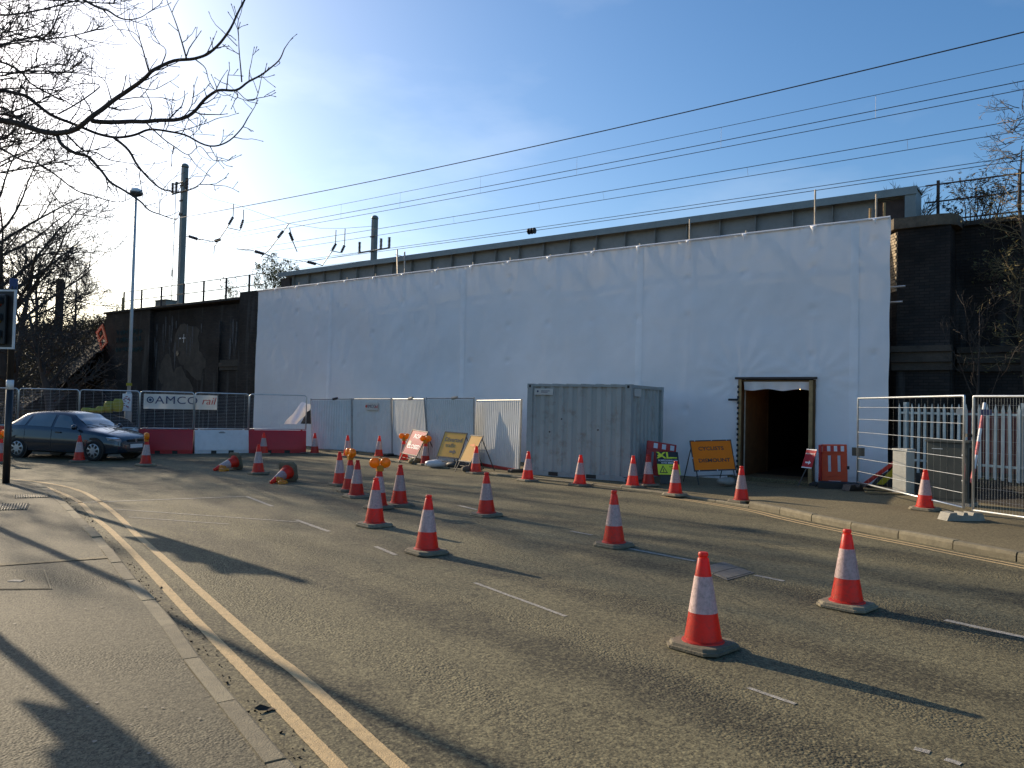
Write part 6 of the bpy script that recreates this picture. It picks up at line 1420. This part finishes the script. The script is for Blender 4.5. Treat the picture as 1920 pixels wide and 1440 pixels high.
# ---- leafy shrubs
def leaf_clump(mb, rn, c_, r, n, s, squash=1.0, hang=False):
    for k in range(n):
        d = rvec(rn); q = c_ + Vector((d.x, d.y, d.z * squash)) * r * (rn.random() ** .45)
        a = rvec(rn); b_ = a.orthogonal().normalized(); L1 = s * rn.uniform(.6, 1.4); W1 = L1 * rn.uniform(.3, .55)
        mb.add([q - a * L1, q + b_ * W1, q + a * L1, q - b_ * W1], [(0, 1, 2, 3)])
def shrub(name, label, base, h, w, seed, leafm, nleaf, stems=9, leaf=.06, group=None, cat='shrub', twigm=None, density=1.0):
    rn = random.Random(seed); t = thing(name, label, cat, base, 0, group); tips = []; mb = MB()
    for k in range(stems):
        a = rn.uniform(0, 6.28); el = rn.uniform(.05, .6); d = Vector((math.cos(a) * math.sin(el), math.sin(a) * math.sin(el), math.cos(el)))
        grow(mb, Vector((rn.uniform(-.2, .2) * w, rn.uniform(-.2, .2) * w, 0)), d, h * rn.uniform(.6, .95), .02, 2, rn, [0, 3, 4], .05, .3, 4, tips, .005)
    mb.build('stems', twigm or M_bark_far, t)
    lb2 = MB()
    for (p, d) in tips: leaf_clump(lb2, rn, p, .22 * w * .6, max(1, int(nleaf * density)), leaf)
    if nleaf: lb2.build('leaves', leafm, t)
    return t
q = wpt(onw(512, 520, 2.2).x, 2.2, 6.2); shrub('shrub', 'round leafy shrub growing beside the left end of the girder', q, 2.5, 1.3, 3, M_leaf, 10, 13, .055)
q = wpt(onw(430, 560, 1.5).x, 1.5, 6.3); shrub('shrub', 'sparse thin shrub poking through the left handrail', q, 1.6, .8, 4, M_leafdry, 3, 6, .05)
q = wpt(onw(228, 575, 1.5).x, 1.2, 6.3); shrub('shrub', 'tiny dry weed at the left end of the abutment top', q, 1.0, .5, 6, M_leafdry, 2, 4, .04)
def buddleia(label, base, h, seed, n):
    rn = random.Random(seed); t = thing('buddleia', label, 'shrub', base, 0, 'self-sown buddleia'); mb = MB(); lv = MB()
    for k in range(n):
        a = rn.uniform(0, 6.28); el = rn.uniform(.2, 1.0); d = Vector((math.cos(a) * math.sin(el), math.sin(a) * math.sin(el), math.cos(el))); e = d * h * rn.uniform(.6, 1.0); mb.tube([(0, 0, 0), e * .5 + Vector((0, 0, .05)), e], [.012, .009, .004], 4, False)
        for j in range(7):
            p = e * (.35 + .65 * j / 6)
            for s_ in (-1, 1):
                a2 = (d + rvec(rn) * .55).normalized(); b_ = a2.orthogonal().normalized(); lv.add([p, p + a2 * .10 + b_ * .018, p + a2 * .22, p + a2 * .10 - b_ * .018], [(0, 1, 2, 3)])
    mb.build('stems', M_bark_far, t); lv.build('leaves', M_leafdark, t)
q = wpt(onw(1693, 350, 1.9).x, 2.2, 7.35); buddleia('spiky buddleia growing above the right end of the girder', q, .85, 7, 18)
q = wpt(onw(1722, 400, 1.9).x, 2.0, 6.8); buddleia('buddleia sprouting beside the girder end plate', q, .95, 8, 10)
q = wpt(onw(1820, 410, 2.3).x, 2.3, 6.7); shrub('shrub', 'thin leafy sapling behind the right handrail', q, 1.3, 1.1, 9, M_leafdark, 5, 8, .055)
q = wpt(onw(1862, 410, 2.6).x, 2.6, 6.7); shrub('shrub', 'second thin sapling behind the right handrail', q, 1.5, 1.0, 10, M_leafdark, 4, 6, .05)
# ivy-hung dry tree at the right edge
iv = thing('creeper_tree', 'straggly creeper-hung tree with pale dry stems at the right edge', 'tree', wpt(2.62, .75, 0), 0); rn = random.Random(41); mb = MB(); pale = MB(); lv = MB()
tr = MB(); tr.tube([(.35, 0, 0), (.30, 0, 2.5), (.12, .05, 4.2), (.22, -.05, 5.6), (.05, .0, 6.9), (.12, 0, 8.3)], [.10, .09, .07, .055, .035, .01], 8); tr.build('trunk', M_bark_far, iv, smooth=True)
for k in range(150):
    z = 3.0 + 6.3 * rn.random(); a = rn.uniform(0, 6.28); w_ = .95 if z < 6.6 else .75
    p = Vector((.25 - .04 * z + rn.uniform(-.15, .2), rn.uniform(-.2, .2), z)); d = Vector((math.cos(a), math.sin(a) * .7, rn.uniform(-.15, .55)))
    tp_ = []
    grow(pale if rn.random() < .6 else mb, p, d, w_ * rn.uniform(.5, 1.1), .012, 2, rn, [0, 3, 3], .02, .45, 3, tp_, .004)
    if z < 6.8:
        for (q_, d_) in tp_[::2]: leaf_clump(lv, rn, q_, .14, 3, .045)
mb.build('dark_twigs', M_bark_far, iv); pale.build('dry_stems', M_twigpale, iv); lv.build('leaves', M_leafdry, iv)
# slim bare sapling in front of the dark abutment
q = wpt(1.9, -.2, .5); bare_tree('sapling', 'slim bare sapling in front of the black right abutment', q, 4.6, 51, .045, [0, 2, 3, 3, 7], limb=.45, up=.12, minr=.005, m=M_bark_far, trunk_top=.85, spread=(.4, .8), cat='sapling', group=None)
# weeds along the palisade foot
rn = random.Random(19); wd = MB()
for k in range(700):
    s_ = rn.random(); p = Vector((9.6, 18.2, 0)).lerp(Vector((12.3, 13.5, 0)), s_) + Vector((rn.gauss(-.1, .2), rn.gauss(-.15, .2), .36 + rn.uniform(-.1, .05))); d = Vector((rn.gauss(0, .35), rn.gauss(0, .35), 1)).normalized(); h = rn.uniform(.10, .40); b_ = d.orthogonal().normalized() * .008
    wd.add([p - b_, p + b_, p + d * h + Vector((rn.gauss(0, .06), 0, 0))], [(0, 1, 2)])
for k in range(40): leaf_clump(wd, rn, Vector((9.9, 17.9, 0)).lerp(Vector((12.2, 13.5, 0)), rn.random() ** .6) + Vector((rn.gauss(-.1, .2), rn.gauss(-.1, .2), .48)), .22, 14, .05)
tag(wd.build('weeds', M_leaf), 'rough grass and weeds at the foot of the palisade fence', None, kind='stuff')
# undergrowth over the left embankment
rn = random.Random(23); ug = MB(); ul = MB()
for k in range(2600):
    x = rn.uniform(-66, -40.4); y = rn.uniform(-5.5, 3.2)
    tab = [(-7, -.05), (-5, .5), (-3.4, 1.5), (-2, 2.6), (-.8, 3.8), (.4, 4.9), (1.4, 5.7), (2.5, 6.1), (6, 6.2)]; z = lerp_tab(tab, y)
    if x > -41.6 and y < .6 and z > 3.0: continue
    p = wpt(x, y, z - .1); d = Vector((rn.gauss(0, .5), rn.gauss(0, .5), 1)).normalized(); grow(ug, p, d, rn.uniform(.5, 1.5), .012, 1, rn, [0, 4], -.05, .5, 3, None, .006)
    leaf_clump(ul, rn, p + Vector((0, 0, rn.uniform(.1, .8))), .5, 12, .085)
tag(ug.build('bramble_stems', M_bark_far), 'tangled bramble stems over the left embankment', None, kind='stuff'); tag(ul.build('bramble_leaves', M_leafdark), 'dark leaf mass over the left embankment', None, kind='stuff')
# short dark post standing on the embankment
pp = at(110, 608, 44); o = MB().box(-.17, .17, -.17, .17, 0, 3.2, None, .03).build('concrete_post', M_dark_stone); o.location = (pp.x, 44, pp.z - .6); tag(o, 'dark square post among the bushes on the left embankment', 'post')
